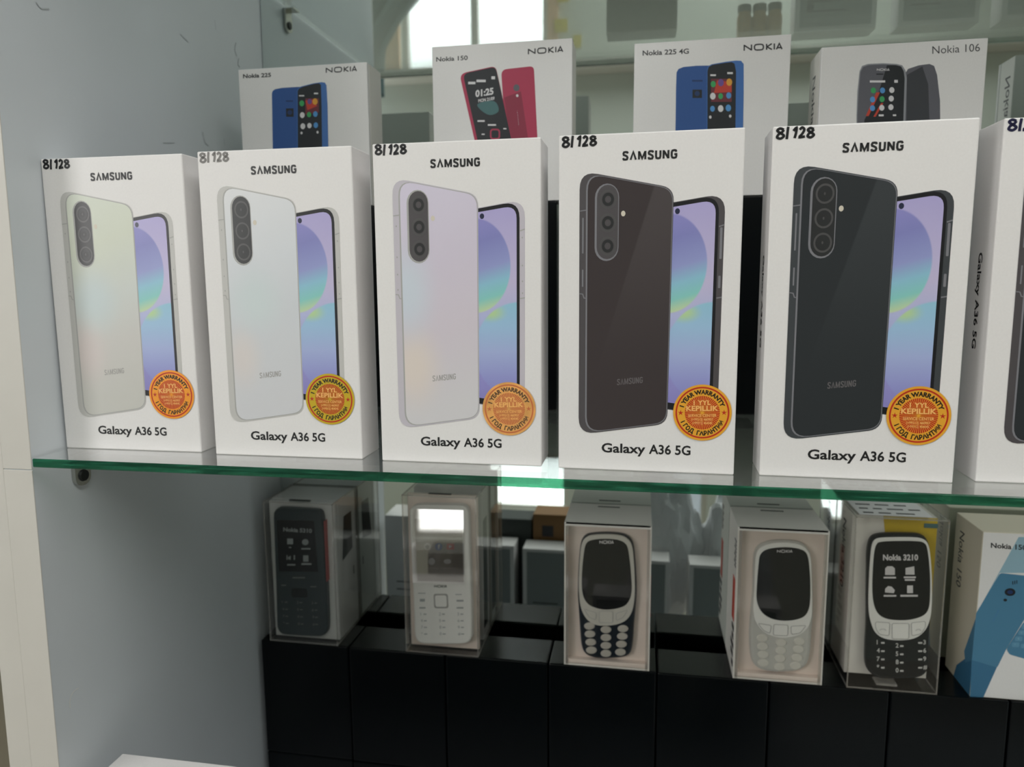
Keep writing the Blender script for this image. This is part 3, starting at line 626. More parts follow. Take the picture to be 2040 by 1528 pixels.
# second blue phone box
f = crop(1240, 50, 5.1, NY)
t, mp = nbox('feature_phone_box', 'white box with blue phones standing behind the brownish black phone box', -.0078, .0962, .1634, .030)
b = MB(); txt_px(b, 'Nokia 225 4G', 205, 675, 308, 288, 50, mp(f, .0001), 0, .02); b.build('model_lettering', M['grey_ink'], t)
b = MB(); logo_px(b, 1232, 1622, 260, 243, 60, mp(f, .0001)); b.build('brand_lettering', M['grey_ink'], t)
blue_phones(t, mp, [(530, 1700), (545, 640), (550, 480), (570, 445), (620, 425), (750, 412), (900, 410), (900, 1700)],
    ([(855, 1700), (858, 460), (868, 420), (905, 398), (1050, 372), (1150, 360), (1205, 362), (1232, 395), (1232, 700), (1215, 1700)], [(862, 1700), (864, 465), (876, 425), (915, 403), (1050, 382), (1110, 376), (1140, 392), (1155, 470), (1140, 1700)]),
    [(712, 655), (808, 655), (808, 740), (712, 740), (760, 695, 26)], (708, 815, 556, 574),
    ([[(900, 545), (1110, 545), (1110, 780), (900, 780)], [(960, 560), (1110, 580), (1110, 680), (930, 690)]], [(922, 600, 26, 1), (1000, 585, 30, 4), (1085, 580, 30, 3), (918, 722, 28, 0), (998, 722, 24, 1), (1080, 715, 26, 2), (915, 850, 24, 2), (998, 848, 28, 0), (1076, 842, 28, 2), (893, 935, 13, 0), (1095, 925, 13, 0)]),
    [(893, 950, 500, 518), (1065, 1122, 478, 498)], f)
# graphite phone box
f = crop(1560, 50, 4.25, NY)
def graphite(x0, label, ztop, dy):
    t, mp0 = nbox('feature_phone_box', label, x0, x0+.1018, ztop, .0335-dy*.15); t.location.y += dy
    dx = .1158
    mp = lambda f_, e: (lambda x, y: (lambda q: (q[0]-dx, -e, q[1]-NZ))(f_(x, y)))
    b = MB(); txt_px(b, 'Nokia 106', 1265, 1668, 243, 220, 66, mp(f, .0001), 0, -.004); b.build('model_lettering', M['grey_ink'], t)
    b = MB(); poly_px(b, [(1020, 1200), (1040, 400), (1060, 370), (1150, 340), (1240, 328), (1280, 345), (1305, 420), (1330, 640), (1335, 1200)], mp(f, .00010), 0); poly_px(b, [(1040, 1200), (1050, 420), (1180, 350), (1230, 500), (1240, 800), (1200, 1200)], mp(f, .00012), 1)
    b.build('printed_phone_back', [M['pgrey'], M['pgrey_d']], t)
    b = MB(); poly_px(b, [(622, 1200), (622, 760), (630, 560), (648, 390), (670, 345), (720, 328), (850, 322), (960, 328), (1010, 340), (1038, 385), (1048, 450), (1040, 700), (1020, 1200)], mp(f, .00016), 0)
    poly_px(b, [(630, 1200), (630, 760), (640, 560), (656, 395), (678, 355), (725, 338), (850, 332), (955, 338), (1000, 350), (1022, 390), (1030, 450), (1022, 700), (1005, 1200)], mp(f, .00019), 1)
    poly_px(b, [(880, 340), (955, 338), (1000, 350), (1022, 390), (1030, 450), (1022, 700), (1008, 1200), (640, 1200), (690, 800), (800, 600)], mp(f, .00022), 2)
    o = b.build('printed_phone_front', [M['pgrey_l'], M['pgrey'], M['pface']], t)
    b = MB(); logo_px(b, 795, 900, 386, 386, 18, mp(f, .00026), 0); rect_px(b, 790, 850, 410, 420, mp(f, .00026), 4)
    poly_px(b, [(700, 770), (790, 570), (820, 570), (725, 770)], mp(f, .00025), 3); poly_px(b, [(765, 775), (830, 660), (850, 660), (785, 775)], mp(f, .00025), 3)
    for cx, cy_, c in ((765, 553, 1), (842, 553, 2), (921, 550, 0), (758, 630, 2), (838, 627, 1), (916, 622, 0), (757, 703, 2), (836, 700, 0), (913, 695, 0)): ell_px(b, cx, cy_, 22, 25, mp(f, .00028), c)
    for q in ((735, 865, 468, 486), (942, 972, 464, 488), (810, 852, 756, 772), (930, 958, 756, 770)): rect_px(b, *q, mp(f, .00028), 0)
    b.build('printed_screen_icons', [M['ic_w'], M['ic_g'], M['ic_b'], M['pr_red'], M['pface']], o)
    h = ztop-NZ; b = MB(); text(b, 'Nokia 106', 0, .056, 0, .0085, lambda a, c: (-.0001, .0225-c, h-.014-a), 0, .01); b.build('side_lettering', M['grey_ink'], t)
graphite(.1158, 'white box with graphite grey phones behind the slate phone box', .1537, 0)
graphite(.2905, 'white box past the right edge, its side lettering reversed in the mirror at top right', .1760, .035)

# ------------------------------------------------------------------ boxed phones on the lower risers
PZ = LZ+.155+.0002; PY = .5880
def shell(t, w, d, h, th, mat_, skip=(), name='clear_cover', mb=None):
    b = mb or MB()
    pl = dict(front=(0, w, 0, th, 0, h), back=(0, w, d-th, d, 0, h), left=(0, th, th, d-th, 0, h), right=(w-th, w, th, d-th, 0, h), top=(th, w-th, th, d-th, h-th, h), bottom=(th, w-th, th, d-th, 0, th))
    for k, q in pl.items():
        if k not in skip: b.box(*q)
    return b.build(name, mat_, t)
def cover_edges(t, w, d, h, r=.0009):
    b = MB()
    for x in (0, w-r):
        for y in (0, d-r): b.box(x, x+r, y, y+r, 0, h)
        for z in (0, h-r): b.box(x, x+r, 0, d, z, z+r)
    for y in (0, d-r):
        for z in (0, h-r): b.box(0, w, y, y+r, z, z+r)
    return b.build('cover_fold', M['film2'], t)
def pout(f, pts, ox, oz, k=4): return [(x-ox, z-oz) for x, z in spline([f(*p) for p in pts], k)]
def mpf(f, ox, oz): return lambda e: (lambda x, y: (lambda q: (q[0]-ox, e, q[1]-oz))(f(x, y)))

# --- dark slim phone in a clear box, left
x0, h, w = -.3290, -.1915-PZ, .0655
pk = thing('clear_phone_package', 'clear plastic package holding the dark slim phone, at the left wall on the black boxes', 'package', (x0, PY, PZ), 'boxed phones on the black boxes')
b = MB(); b.box(.0012, w-.0012, .014, .0545, .0008, h-.0008, .001); b.build('inner_carton', M['tray_grey'], pk)
b = MB(); b.box(.0012, w-.0012, .0085, .0138, .0010, h-.0015, .001); b.build('tray', M['tray_grey'], pk)
b = MB(); sd = lambda a, c: (w-.0010, a, c)
b.poly([(.020, .072), (.026, .112), (.044, .112), (.044, .076)], sd); b.poly([(.044, .050), (.046, .050), (.046, .058), (.044, .058)], sd); b.build('side_print', M['blackp'], pk)
b = MB(); b.box(.022, .042, .006, .009, h-.0002, h+.0004, .0002); b.build('hang_slot', M['screw'], pk)
shell(pk, w, .0555, h, .0004, M['film']); cover_edges(pk, w, .0555, h)
f = crop(480, 940, 4.24, PY+.003); ph = thing('mobile_phone', 'dark slim keypad phone with a red edge inside the leftmost clear package', 'phone', (x0, PY+.0022, PZ), 'phones inside the packages')
ol = pout(f, [(276, 380), (285, 335), (305, 312), (340, 304), (500, 312), (630, 322), (668, 335), (685, 370), (695, 480), (715, 800), (730, 1150), (733, 1300), (722, 1360), (690, 1384), (640, 1390), (400, 1378), (345, 1365), (315, 1330), (304, 1270), (298, 1000), (285, 650)], x0, PZ)
b = MB(); b.prism(ol, 0, .0065, .0015); b.build('body', M['tealp'], ph)
b = MB(); e0, e1 = f(703, 420), f(718, 925); b.box(e0[0]-x0, e1[0]-x0+.0006, .0012, .0060, e1[1]-PZ, e0[1]-PZ, .0004); b.build('side_strip', M['redp'], ph)
mp = mpf(f, x0, PZ)
b = MB(); poly_px(b, [(305, 400), (620, 412), (655, 840), (325, 838)], mp(-.00015)); b.build('screen', M['scr'], ph)
b = MB(); txt_px(b, 'Nokia 5310', 362, 604, 498, 512, 32, mp(-.0003), 0, .04)
rect_px(b, 395, 445, 560, 608, mp(-.0003)); ell_px(b, 548, 590, 28, 26, mp(-.0003)); poly_px(b, [(400, 720), (425, 705), (425, 740), (405, 735)], mp(-.0003)); rect_px(b, 530, 575, 702, 755, mp(-.0003))
for q in ((410, 430, 630, 640), (515, 592, 640, 652), (395, 465, 775, 788), (515, 600, 768, 782), (390, 398, 700, 740), (450, 462, 700, 740)): rect_px(b, *q, mp(-.0003))
b.build('screen_icons', mat('pale_screen_ink', (150, 156, 158), .5), ph)
b = MB()
for r_, row in enumerate(('123', '456', '789', '*0#')):
    for c, ch in enumerate(row):
        xx, yy = 352+c*125+r_*3, 1105+r_*60+c*4; txt_px(b, ch, xx, xx+16, yy, yy, 22, mp(-.0003)); rect_px(b, xx+22, xx+46, yy-12, yy-6, mp(-.0003))
for q in ((345, 385, 950, 958), (590, 640, 962, 970), (440, 545, 885, 895)): rect_px(b, *q, mp(-.0003))
b.build('keypad_lettering', mat('dim_key_ink', (120, 126, 128), .5), ph)
b = MB(); ring = pout(f, [(430, 980), (560, 985), (565, 1060), (432, 1055)], x0, PZ, 1); b.prism(rpoly(ring, .002), -.0004, .001, .0003); b.build('navigation_key', M['blackp'], ph)

# --- white phone in a clear box
x0, w, h = -.2000, .0655, -.1800-PZ
pk = thing('clear_phone_package', 'clear plastic package holding the white keypad phone, second from the left wall', 'package', (x0, PY, PZ), 'boxed phones on the black boxes')
b = MB(); b.box(.0012, w-.0012, .030, .0545, .0008, h-.0008, .001); b.build('inner_carton', M['tray_grey'], pk)
b = MB(); b.box(.0012, w-.0012, .0115, .0145, .0010, h-.0015, .001); b.build('tray', M['tray'], pk)
b = MB(); b.box(w-.0013, w-.0008, .031, .046, .012, h-.03); b.build('side_print', M['blackp'], pk)
b = MB(); b.box(.022, .042, .006, .009, h-.0002, h+.0004, .0002); b.build('hang_slot', M['screw'], pk)
shell(pk, w, .0555, h, .0004, M['film']); cover_edges(pk, w, .0555, h)
f = crop(740, 940, 4.0219, PY+.003); ph = thing('mobile_phone', 'white keypad phone with a large greyish screen inside the second clear package', 'phone', (x0, PY+.0022, PZ), 'phones inside the packages')
ol = pout(f, [(298, 345), (308, 305), (335, 280), (380, 270), (500, 268), (690, 270), (740, 280), (768, 310), (778, 380), (788, 700), (800, 1050), (804, 1280), (798, 1340), (775, 1372), (730, 1386), (600, 1390), (430, 1388), (380, 1376), (352, 1345), (340, 1280), (333, 1050), (318, 750), (304, 500)], x0, PZ)
b = MB(); b.prism(ol, 0, .008, .0015); b.build('body', M['whitep'], ph)
mp = mpf(f, x0, PZ)
b = MB(); poly_px(b, [(343, 380), (722, 380), (736, 888), (364, 880)], mp(-.00015)); b.build('screen', M['scr2'], ph)  # dark screen coloured warm grey, the reflection put into its colour
b = MB(); ell_px(b, 445, 602, 28, 30, mp(-.0003), 0); ell_px(b, 536, 603, 30, 30, mp(-.0003), 1); poly_px(b, [(600, 578), (660, 578), (660, 626), (600, 626)], mp(-.0003), 2); ell_px(b, 445, 606, 16, 17, mp(-.0004), 3); txt_px(b, 'f', 530, 545, 620, 620, 34, mp(-.0004), 0, .05); poly_px(b, [(620, 590), (642, 602), (620, 614)], mp(-.0004), 0)
ell_px(b, 480, 722, 26, 28, mp(-.0003), 0); ell_px(b, 606, 722, 30, 20, mp(-.0003), 0)
for q in ((412, 475, 650, 658), (510, 565, 650, 658), (602, 660, 650, 658), (440, 530, 772, 780), (560, 655, 772, 780)): rect_px(b, *q, mp(-.0003), 4)
b.build('screen_icons', [M['ic_w'], mat('icon_navy', (48, 84, 150), .4), M['ic_r'], M['grey_ink'], mat('dim_screen_ink', (160, 150, 140), .5)], ph)
b = MB(); logo_px(b, 500, 600, 930, 930, 18, mp(-.0003), 0)
for r_, row in enumerate(('123', '456', '789', '*0#')):
    for c, ch in enumerate(row):
        xx, yy = 390+c*148+r_*2, 1155+r_*53; txt_px(b, ch, xx, xx+18, yy, yy, 24, mp(-.0003), 1); rect_px(b, xx+24, xx+48, yy-14, yy-6, mp(-.0003), 1)
for q in ((385, 425, 1022, 1044), (680, 735, 1030, 1044), (382, 430, 1088, 1100), (680, 735, 1088, 1100), (370, 430, 974, 980), (670, 720, 984, 990)): rect_px(b, *q, mp(-.0003), 1)
b.build('keypad_lettering', [M['grey_ink'], mat('pale_key_ink', (168, 172, 174), .5)], ph)
b = MB(); b.prism(rpoly(pout(f, [(494, 982), (608, 982), (614, 1098), (500, 1098)], x0, PZ, 1), .0022), -.0003, .001, .0002, 0); b.prism(rpoly(pout(f, [(505, 994), (598, 994), (603, 1086), (510, 1086)], x0, PZ, 1), .002), -.0006, .001, .0003, 1); b.build('navigation_key', [M['rim_light2'], M['whitep']], ph)

b = MB(); a_, c_ = f(322, 290), f(745, 905); L = (c_[0]-a_[0])  # tilted glossy sheet added to catch the window's highlight
for i in range(2): b.v += [(a_[0]-x0, -.0043-.0001*i, c_[1]-PZ), (c_[0]-x0, -.0016-.0001*i, c_[1]-PZ), (c_[0]-x0, -.0006-.0001*i, a_[1]-PZ), (a_[0]-x0, -.0033-.0001*i, a_[1]-PZ)]
b.f += [(0, 1, 2, 3), (4, 5, 6, 7), (0, 1, 5, 4), (1, 2, 6, 5), (2, 3, 7, 6), (3, 0, 4, 7)]; b.m += [0]*6
b.build('highlight_film', M['glossfilm'], ph); ph.location.y += .0022
# --- two bar phones with big screens in windowed cartons
def windowed(x0, w, h, label, group, extra):
    pk = thing('windowed_phone_carton', label, 'package', (x0, PY, PZ), group)
    b = MB(); d = .0555; th = .0012
    b.box(0, w, d-th, d, 0, h); b.box(0, th, .0006, d-th, 0, h); b.box(w-th, w, .0006, d-th, 0, h); b.box(th, w-th, .0006, d-th, h-th, h); b.box(th, w-th, .0006, d-th, 0, th)
    b.box(th, w-th, .0006, .0016, h-.0028, h)
    b.build('carton', M['card_side'], pk)
    b = MB()
    for sd, sgn in ((0, -1), (w, 1)):
        q = lambda y, z, mi, ww, hh: b.box(sd-.0003 if sgn < 0 else sd, sd if sgn < 0 else sd+.0003, y, y+ww, z, z+hh, 0, mi)
        q(.006, h*.36, 0, .012, h*.28)
        for k in range(5): q(.004+.002*(k % 2), .008+k*.0075, 1, .008+.004*(k % 3), .0042)
        for k in range(8): q(.005, h*.72+k*.003, 2, .007+.003*(k % 2), .0012)
    b.build('side_print', [M['pr_red'], M['pr_bk'], M['grey_ink']], pk)
    b = MB(); b.box(w*.35, w*.62, .0465, .0485, h, h+.0003); b.build('hang_slot', M['screw'], pk)
    b = MB(); b.box(th, w-th, .0075, .0095, .0015, h-.003); b.box(th, w-th, .0012, .0075, .0015, .0050, .0008); b.build('tray', M['tray'], pk)
    b = MB(); b.box(.0002, w-.0002, 0, .0004, .0002, h-.0028); b.build('window_film', M['film'], pk)
    for xa_ in (th, w-th-.0022): b = MB(); b.box(xa_, xa_+.0022, .0005, .0011, .0002, h-.0028); b.build('film_fold', M['film2'], pk)
    return pk
def bar_phone(x0, f, label, bodyo, plate, screen, keys, krx, kry, nav, mbody, mplate, mkey, logo):
    ph = thing('mobile_phone', label, 'phone', (x0, PY+.004, PZ), 'phones inside the packages'); mp = mpf(f, x0, PZ); ph.location.y -= .0022
    b = MB(); b.prism(pout(f, bodyo, x0, PZ), 0, .0056, .0028); b.build('body', mbody, ph, smooth=False)
    b = MB(); b.prism(pout(f, plate, x0, PZ), -.0006, .002, .0005); b.build('face_plate', mplate, ph)
    b = MB(); b.prism(pout(f, screen, x0, PZ), -.0009, .001, .0002); so = b.build('screen', M['scr'], ph)
    if logo: b = MB(); logo_px(b, *logo, mp(-.00105)); b.build('screen_lettering', M['ic_w'], so)
    for (cx, cy_) in keys:
        b = MB(); b.prism([(lambda q: (q[0]-x0, q[1]-PZ))(f(cx+krx*math.cos(2*math.pi*i/18), cy_+kry*math.sin(2*math.pi*i/18)+(cx-800)*0)) for i in range(18)], -.0010, .001, .0006); b.build('key', mkey, ph)
    for q in nav:
        b = MB(); o_ = rpoly(pout(f, q, x0, PZ, 1), .0016); b.prism(o_, -.0010, .001, .0003); strokes(b, [o_+[o_[0]]], .00045, lambda x, z: (x, -.00108, z), 1); b.build('navigation_key', [mplate, M['rim_light2']], ph)
    return ph, mp
f = crop(1000, 960, 3.8206, PY+.005)
windowed(-.0600, .0712, -.1975-PZ, 'windowed carton with red sides holding the navy phone with a silver face', 'boxed phones on the black boxes', 0)
bar_phone(-.0600, f, 'navy rounded bar phone with a silver face and oval keys, in the middle carton',
    [(640, 405), (700, 390), (800, 385), (900, 392), (960, 415), (1000, 470), (1015, 600), (1025, 750), (1026, 850), (1018, 950), (1006, 1080), (998, 1200), (980, 1290), (930, 1325), (800, 1337), (690, 1328), (630, 1295), (605, 1230), (594, 1100), (584, 950), (578, 850), (580, 700), (590, 550), (605, 450)],
    [(648, 410), (700, 395), (800, 390), (895, 397), (952, 420), (990, 475), (1005, 600), (1012, 750), (1010, 860), (995, 960), (955, 1030), (890, 1067), (800, 1081), (712, 1073), (645, 1028), (605, 950), (590, 850), (588, 720), (596, 560), (612, 455)],
    [(645, 455), (700, 428), (800, 421), (895, 432), (950, 470), (970, 560), (984, 700), (988, 810), (970, 885), (920, 935), (800, 957), (692, 935), (635, 885), (612, 800), (612, 680), (625, 540)],
    [(668, 1083), (672, 1143), (678, 1205), (683, 1265), (793, 1110), (793, 1170), (793, 1230), (793, 1290), (922, 1102), (917, 1160), (910, 1220), (903, 1280)], 41, 27,
    [[(742, 968), (845, 968), (845, 1055), (742, 1055)], [(628, 950), (722, 980), (715, 1035), (665, 1012)], [(958, 958), (868, 985), (872, 1040), (925, 1012)]], M['navy'], M['silverp'], M['key'], (745, 850, 456, 456, 22))
f = crop(1300, 980, 3.6375, PY+.005)
windowed(.0785, .0690, -.1945-PZ, 'windowed carton with a red side stripe holding the pale grey phone', 'boxed phones on the black boxes', 0)
bar_phone(.0785, f, 'pale grey rounded bar phone with light oval keys, in the carton right of centre',
    [(738, 440), (775, 385), (850, 357), (950, 350), (1055, 362), (1120, 402), (1150, 480), (1158, 650), (1160, 800), (1160, 900), (1150, 1020), (1140, 1150), (1115, 1240), (1050, 1285), (920, 1297), (800, 1285), (730, 1240), (705, 1150), (700, 1000), (712, 850), (725, 700), (728, 550)],
    [(748, 440), (782, 393), (852, 365), (950, 358), (1050, 370), (1112, 408), (1140, 480), (1148, 650), (1150, 800), (1146, 890), (1120, 965), (1060, 1020), (960, 1042), (880, 1035), (800, 1000), (745, 930), (728, 850), (733, 700), (738, 550)],
    [(776, 442), (830, 402), (950, 388), (1055, 400), (1112, 440), (1131, 560), (1136, 700), (1128, 820), (1092, 885), (1020, 912), (930, 917), (845, 898), (782, 850), (750, 770), (752, 650), (762, 520)],
    [(790, 1045), (793, 1105), (795, 1163), (797, 1222), (925, 1077), (922, 1133), (918, 1190), (913, 1250), (1057, 1068), (1050, 1125), (1040, 1185), (1030, 1243)], 41, 28,
    [[(872, 942), (975, 948), (972, 1025), (868, 1020)], [(758, 935), (855, 950), (845, 1008), (800, 988)], [(1105, 950), (995, 955), (998, 1015), (1062, 1005)]], M['greyp'], M['whitep'], M['keyl'], (895, 1005, 425, 425, 18))

# --- white and black phone in a clear sleeve
x0, w, h = .1660, .0668, -.1815-PZ
pk = thing('clear_phone_package', 'clear sleeve package with a yellow card holding the white faced phone', 'package', (x0, PY, PZ), 'boxed phones on the black boxes')
b = MB(); b.box(.0006, w-.0042, .012, .0545, .0065, h-.002, .0006); b.build('inner_carton', M['card_side'], pk)
b = MB(); b.poly([(.023, h-.002), (w-.0044, h-.002), (w-.0044, h*.36), (w-.011, h*.34), (w-.020, h-.03), (.026, h-.022)], lambda x, z: (x, .0117, z)); b.build('yellow_card', M['pr_yel'], pk)
b = MB(); b.box(w-.014, w-.004, .0110, .0116, h-.010, h-.0065, .0002); b.build('hang_slot', M['ic_t'], pk)
b = MB(); text(b, 'Nokia 3210', 0, .058, 0, .0085, lambda a, c: (.0004, .036-c, h-.012-a), 0, .02); b.build('side_lettering', M['grey_ink'], pk)
b = MB(); b.box(.004, w-.010, .006, .048, h, h+.0003); lo = b.build('price_label', M['label'], pk)
b = MB()
for r_ in range(3):
    x = .008
    while x < w-.02: ln = random.uniform(.006, .015); b.box(x, x+ln, .010+r_*.011, .0125+r_*.011, h+.0003, h+.0005); x += ln+.004
b.build('label_lettering', M['grey_ink'], lo)
shell(pk, w, .0555, h, .0004, M['film']); cover_edges(pk, w, .0555, h)
b = MB(); b.box(.022, .038, .0006, .0112, .0035, .0055, .0006); b.build('foot_tab', M['film2'], pk)
f = crop(1600, 980, 3.4727, PY+.005)
ph, mp = bar_phone(x0, f, 'black phone with a white face plate and text on its screen, in the clear sleeve',
    [(440, 430), (452, 350), (475, 308), (520, 290), (600, 284), (750, 286), (815, 296), (855, 330), (876, 420), (886, 600), (884, 800), (872, 950), (862, 1100), (860, 1200), (838, 1250), (780, 1278), (640, 1286), (520, 1280), (455, 1240), (428, 1180), (428, 1050), (435, 900), (436, 700), (438, 550)],
    [(466, 360), (485, 322), (520, 308), (600, 303), (750, 304), (815, 315), (850, 345), (868, 420), (880, 600), (878, 780), (860, 890), (820, 958), (755, 1000), (650, 1013), (552, 1000), (490, 958), (457, 880), (444, 780), (447, 600), (456, 440)],
    [(498, 350), (520, 335), (600, 328), (760, 328), (825, 342), (848, 395), (864, 550), (865, 700), (855, 790), (820, 838), (740, 866), (650, 872), (560, 860), (505, 822), (476, 750), (468, 640), (474, 480), (484, 390)],
    [], 1, 1, [[(488, 882), (588, 888), (582, 978), (515, 968), (490, 925)], [(602, 893), (720, 893), (718, 1000), (604, 1000)], [(735, 888), (832, 878), (832, 920), (800, 965), (738, 978)]], M['blackp'], M['whitep'], M['key'], None)
b = MB(); e_ = mp(-.00105)
txt_px(b, 'Nokia 3210', 540, 782, 458, 458, 38, e_, 0, .04)
poly_px(b, [(555, 515), (570, 500), (605, 500), (622, 515), (622, 560), (555, 560)], e_); poly_px(b, [(695, 512), (755, 500), (757, 558), (695, 558)], e_); poly_px(b, [(555, 680), (555, 655), (575, 636), (600, 640), (622, 664), (615, 685)], e_); rect_px(b, 706, 746, 632, 684, e_)
for q in ((545, 630, 572, 584), (683, 766, 570, 582), (690, 760, 588, 600), (545, 632, 697, 709), (660, 780, 696, 709)): rect_px(b, *q, e_)
b.build('screen_icons', M['ic_w'], ph)
b = MB()
for r_, row in enumerate(('123', '456', '789', '*0#')):
    for c, ch in enumerate(row):
        xx, yy = 500+c*130+(25 if c == 2 else 0), (1040+r_*57 if c != 1 else 1062+r_*57); xx -= (0 if c < 2 else 0)
        txt_px(b, ch, xx+(0 if c < 2 else 35), xx+24+(0 if c < 2 else 35), yy, yy, 30, mp(-.0002), 0, .02)
        rect_px(b, xx+(30 if c < 2 else 0), xx+(54 if c < 2 else 28), yy-16, yy-4, mp(-.0002))
strokes(b, [[(lambda q: (q[0], q[2]))(mp(0)(*p)) for p in ((516, 940), (530, 932), (550, 932), (562, 942))], [(lambda q: (q[0], q[2]))(mp(0)(*p)) for p in ((764, 942), (776, 934), (792, 934), (802, 944))]], .0008, lambda x, z: (x, -.00115, z))
b.build('keypad_lettering', mat('white_key_ink', (206, 206, 204), .5), ph)

# --- blue printed box at the right edge
b0 = Vector((.2568, .5900)); ang = R(.6); w, d, h = .1010, .0480, -.1895-PZ
t = thing('feature_phone_box', 'white box printed with a sky blue phone, cut off at the lower right edge', 'box', (b0.x, b0.y, PZ), None, 0.0)
b = MB(); b.box(0, w, 0, d, 0, h, .0006); b.build('carton', M['ivory'], t)
f = crop(1600, 980, 3.4727, b0.y); mp = mpf(f, b0.x, PZ)
b = MB(); b.box(.0005, w-.0005, -.00008, 0.0006, .0005, h-.0005); b.build('front_panel', M['card'], t)
b = MB(); txt_px(b, 'Nokia 150', 1298, 1545, 385, 402, 34, mp(-.00025), 0, .02); b.build('model_lettering', M['black'], t)
b = MB(); text(b, 'Nokia 150', 0, .046, 0, .0085, lambda a, c: (-.00012, .0385-c, h-.012-a), 0, .006); b.build('side_lettering', M['black'], t)
b = MB(); poly_px(b, [(1490, 312), (1600, 312), (1570, 560), (1360, 560), (1200, 838), (1204, 830)], mp(-.00015), 0); b.build('printed_band', M['sky'], t)
b = MB(); poly_px(b, [(1166, 1160), (1340, 1212), (1246, 1421), (1153, 1416)], mp(-.00015))
b.build('printed_shade_band', M['midd'], t)
b = MB(); poly_px(b, rpoly([(1362, 560), (1600, 585), (1560, 830), (1405, 1085), (1342, 1214), (1166, 1162), (1196, 838)], [18, 12, 20, 20, 14, 4, 4]), mp(-.00022), 0)
ell_px(b, 1430, 692, 38, 27, mp(-.0003), 1); ell_px(b, 1397, 747, 13, 10, mp(-.0003), 1); ell_px(b, 1430, 692, 20, 14, mp(-.00036), 2)
for k in range(3): rect_px(b, 1446+k*14, 1452+k*14, 616-k*3, 640-k*3, mp(-.0003), 1)
txt_px(b, 'NOKIA', 1312, 1352, 900, 820, 14, mp(-.0003), 3)
b.build('printed_phone_back', [M['mid'], M['pface'], M['blue_d'], M['blue_l']], t)
b = MB(); poly_px(b, rpoly([(1405, 1085), (1520, 905), (1600, 860), (1640, 1165), (1530, 1152), (1425, 1122)], [16, 10, 4, 4, 10, 16]), mp(-.00038), 0)
for r_ in range(4):
    for c in range(2): cx, cy_ = 1468+c*62+r_*22, 1056+c*8-r_*42; poly_px(b, rrect(cx-26, cx+26, cy_-16, cy_+16, 9), mp(-.00044), 1); txt_px(b, '*7410852'[r_*2+c], cx-8, cx+6, cy_+6, cy_+6, 14, mp(-.0005), 2)
b.build('printed_phone_front', [M['mid'], M['key_blue'], M['sky']], t)
b = MB(); sd = lambda y, z: (-.00015, y, z)
b.poly([(0, .0005), (.030, .0005), (.026, .012), (.0, .036)][::-1], sd, 1); b.poly([(0, .030), (0, .064), (.0145, .030), (.011, .022)][::-1], lambda y, z: (-.00025, y, z), 0)
b.build('side_print', [M['mid'], M['midd']], t)

# ------------------------------------------------------------------ low boxes at the front of the bottom board, and boxes on the upper shelf (seen in the mirror)
def slim_box(name, label, cat, x0, x1, y0, y1, z0, z1, m_, group, grey=None, sq=None):
    t = thing(name, label, cat, (x0, y0, z0), group); w, d, h = x1-x0, y1-y0, z1-z0
    b = MB(); b.box(0, w, 0, d, 0, h, .0007); b.build('carton', m_, t)
    b = MB()
    for k in range(7): xx = w*.15; b.box(xx, xx+w*(.35+.3*random.random()), d, d+.00012, h*.12+k*h*.06, h*.12+k*h*.06+.0016)
    if sq: b.box(sq[0], sq[0]+sq[2], d, d+.00014, sq[1], sq[1]+sq[2])
    if grey: g = MB(); g.box(w*.06, w*.94, d-.0002, d+.00006, h*.03, h*.97); g.build('back_shade', M['back_shade_grey'], t)  # grey panel darkens the white back, its shade put into the colour
    b.build('back_lettering', M['grey_ink'], t); return t
BY = .394
vb = lambda px: aty(px, 1100, 2*MY-BY).x
slim_box('phone_box', 'white box at bottom left whose top just enters the frame by the side wall', 'box', -.3289, -.235, .345, BY, LZ, -.303, M['card'], 'white boxes standing at the front below')
GL = 'white boxes standing at the front below'
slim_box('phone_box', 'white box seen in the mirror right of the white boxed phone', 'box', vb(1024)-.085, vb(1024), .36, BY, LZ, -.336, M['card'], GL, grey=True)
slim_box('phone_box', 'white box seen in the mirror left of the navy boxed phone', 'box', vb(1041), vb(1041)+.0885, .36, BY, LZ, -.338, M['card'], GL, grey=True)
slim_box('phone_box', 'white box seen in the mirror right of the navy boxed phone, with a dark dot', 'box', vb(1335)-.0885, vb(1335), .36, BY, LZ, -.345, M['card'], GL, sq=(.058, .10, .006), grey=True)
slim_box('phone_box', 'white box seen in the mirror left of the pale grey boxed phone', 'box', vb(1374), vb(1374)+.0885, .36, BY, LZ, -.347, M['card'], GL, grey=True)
BY2 = .355; vb2 = lambda px, py: aty(px, py, 2*MY-BY2)
q0, q1 = vb2(1062, 1024), vb2(1126, 1024)
slim_box('carton_box', 'brown box with a dark square seen in the mirror left of the navy phone', 'box', q0.x, q1.x+.02, .315, BY2, LZ, q0.z, M['brown'], None, sq=(.012, q0.z-LZ-.030, .015))
q0, q1 = vb2(985, 1032), vb2(1060, 1032)
slim_box('carton_box', 'dark grey box seen in the mirror beside the brown one', 'box', q0.x-.03, q1.x-.001, .315, BY2, LZ, q0.z, M['darkbox'], None)
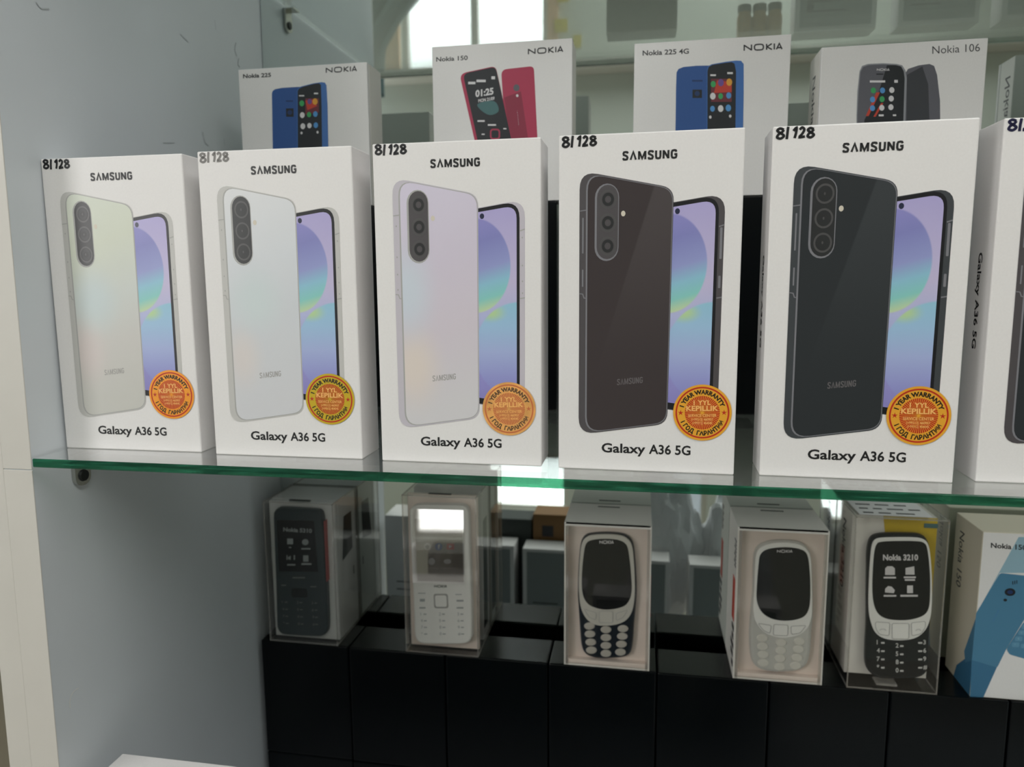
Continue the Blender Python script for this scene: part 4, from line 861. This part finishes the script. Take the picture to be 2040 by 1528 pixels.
# crumpled bags
def bag(label, px, py, rx, rz, seed, y):
    p = aty(px, py, 2*MY-y); rnd = random.Random(seed); bm = bmesh.new(); bmesh.ops.create_icosphere(bm, subdivisions=4, radius=1)
    from mathutils import noise
    zb = LZ
    for v in bm.verts:
        n_ = v.co.normalized(); k = 1+.28*noise.noise(n_*2.6+Vector((seed, 0, 0)))+.16*abs(noise.noise(n_*6+Vector((0, seed, 0))))
        v.co = Vector((n_.x*rx*k, n_.y*.022*k, n_.z*rz*k))
    mn = min(v.co.z for v in bm.verts)
    for v in bm.verts: v.co.z -= mn
    bm.verts.index_update(); b = MB(); b.add([v.co[:] for v in bm.verts], [[v.index for v in f_.verts] for f_ in bm.faces]); bm.free()
    o = b.build('plastic_bag', M['bag'], None, (p.x, y, zb+Z), False); return tag(o, label, 'bag', 'crumpled white bags at the front below')
bag('crumpled white bag seen in the mirror between the navy and pale grey phones', 1325, 1020, .042, .105, 3, .328)
bag('crumpled white bag seen in the mirror against the pale grey phone carton', 1455, 1040, .035, .10, 8, .326)
b = MB(); xa, xb = vb(1337), vb(1373); N = 12; prof = []
for i in range(N+1):
    t_ = i/N; prof.append((.352 + .052*min(1, t_*2), -.344 - max(0, t_-.5)*2*.040))
for (y_, z_) in prof:
    for j in range(9): s = j/8; b.v.append((xa+.001+(xb-xa-.002)*s, y_+.0012*math.sin(s*9+z_*200), z_+.0015*math.sin(s*7)))
for i in range(N):
    for j in range(8): b.f.append((i*9+j, i*9+j+1, (i+1)*9+j+1, (i+1)*9+j)); b.m.append(0)
# upper shelf
UZ = .2628
US = 'boxes on the upper shelf seen in the mirror'
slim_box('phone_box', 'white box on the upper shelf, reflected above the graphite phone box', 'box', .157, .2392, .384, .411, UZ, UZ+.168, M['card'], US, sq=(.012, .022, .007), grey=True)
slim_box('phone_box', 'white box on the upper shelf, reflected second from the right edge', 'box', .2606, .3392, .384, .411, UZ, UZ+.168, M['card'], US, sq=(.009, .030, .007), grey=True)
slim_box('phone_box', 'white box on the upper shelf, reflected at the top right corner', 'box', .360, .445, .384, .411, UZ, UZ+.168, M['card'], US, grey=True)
slim_box('carton_box', 'bluish grey box on the upper shelf, reflected above the second blue phone box', 'box', -.042, .032, .42, .45, UZ, UZ+.15, M['darkbox'], US)
JL = ['leftmost of the amber jars reflected above the second blue phone box', 'middle one of the amber jars reflected above the second blue phone box', 'right one of the amber jars reflected above the second blue phone box']
for k, px in enumerate((1482, 1512, 1542)):
    p = aty(px, 60, 2*MY-.40); t = thing('jar', JL[k], 'jar', (p.x, .40, UZ), 'amber jars on the upper shelf'); n = 20; b = MB(); pr = [(.0005, 0), (.0078, 0), (.008, .002), (.008, .022), (.0065, .025), (.0065, .028)]
    for r_, z_ in pr: b.v += [(r_*math.cos(2*math.pi*i/n), r_*math.sin(2*math.pi*i/n), z_) for i in range(n)]
    for a in range(len(pr)-1):
        for i in range(n): b.f.append((a*n+i, a*n+(i+1) % n, (a+1)*n+(i+1) % n, (a+1)*n+i)); b.m.append(0)
    b.build('body', M['amber'], t, smooth=True)
    b = MB(); pr = [(.0072, .0275), (.0074, .034), (.007, .035), (.0005, .035)]
    for r_, z_ in pr: b.v += [(r_*math.cos(2*math.pi*i/n), r_*math.sin(2*math.pi*i/n), z_) for i in range(n)]
    for a in range(len(pr)-1):
        for i in range(n): b.f.append((a*n+i, a*n+(i+1) % n, (a+1)*n+(i+1) % n, (a+1)*n+i)); b.m.append(0)
    b.build('lid', M['darkbox'], t, smooth=True)
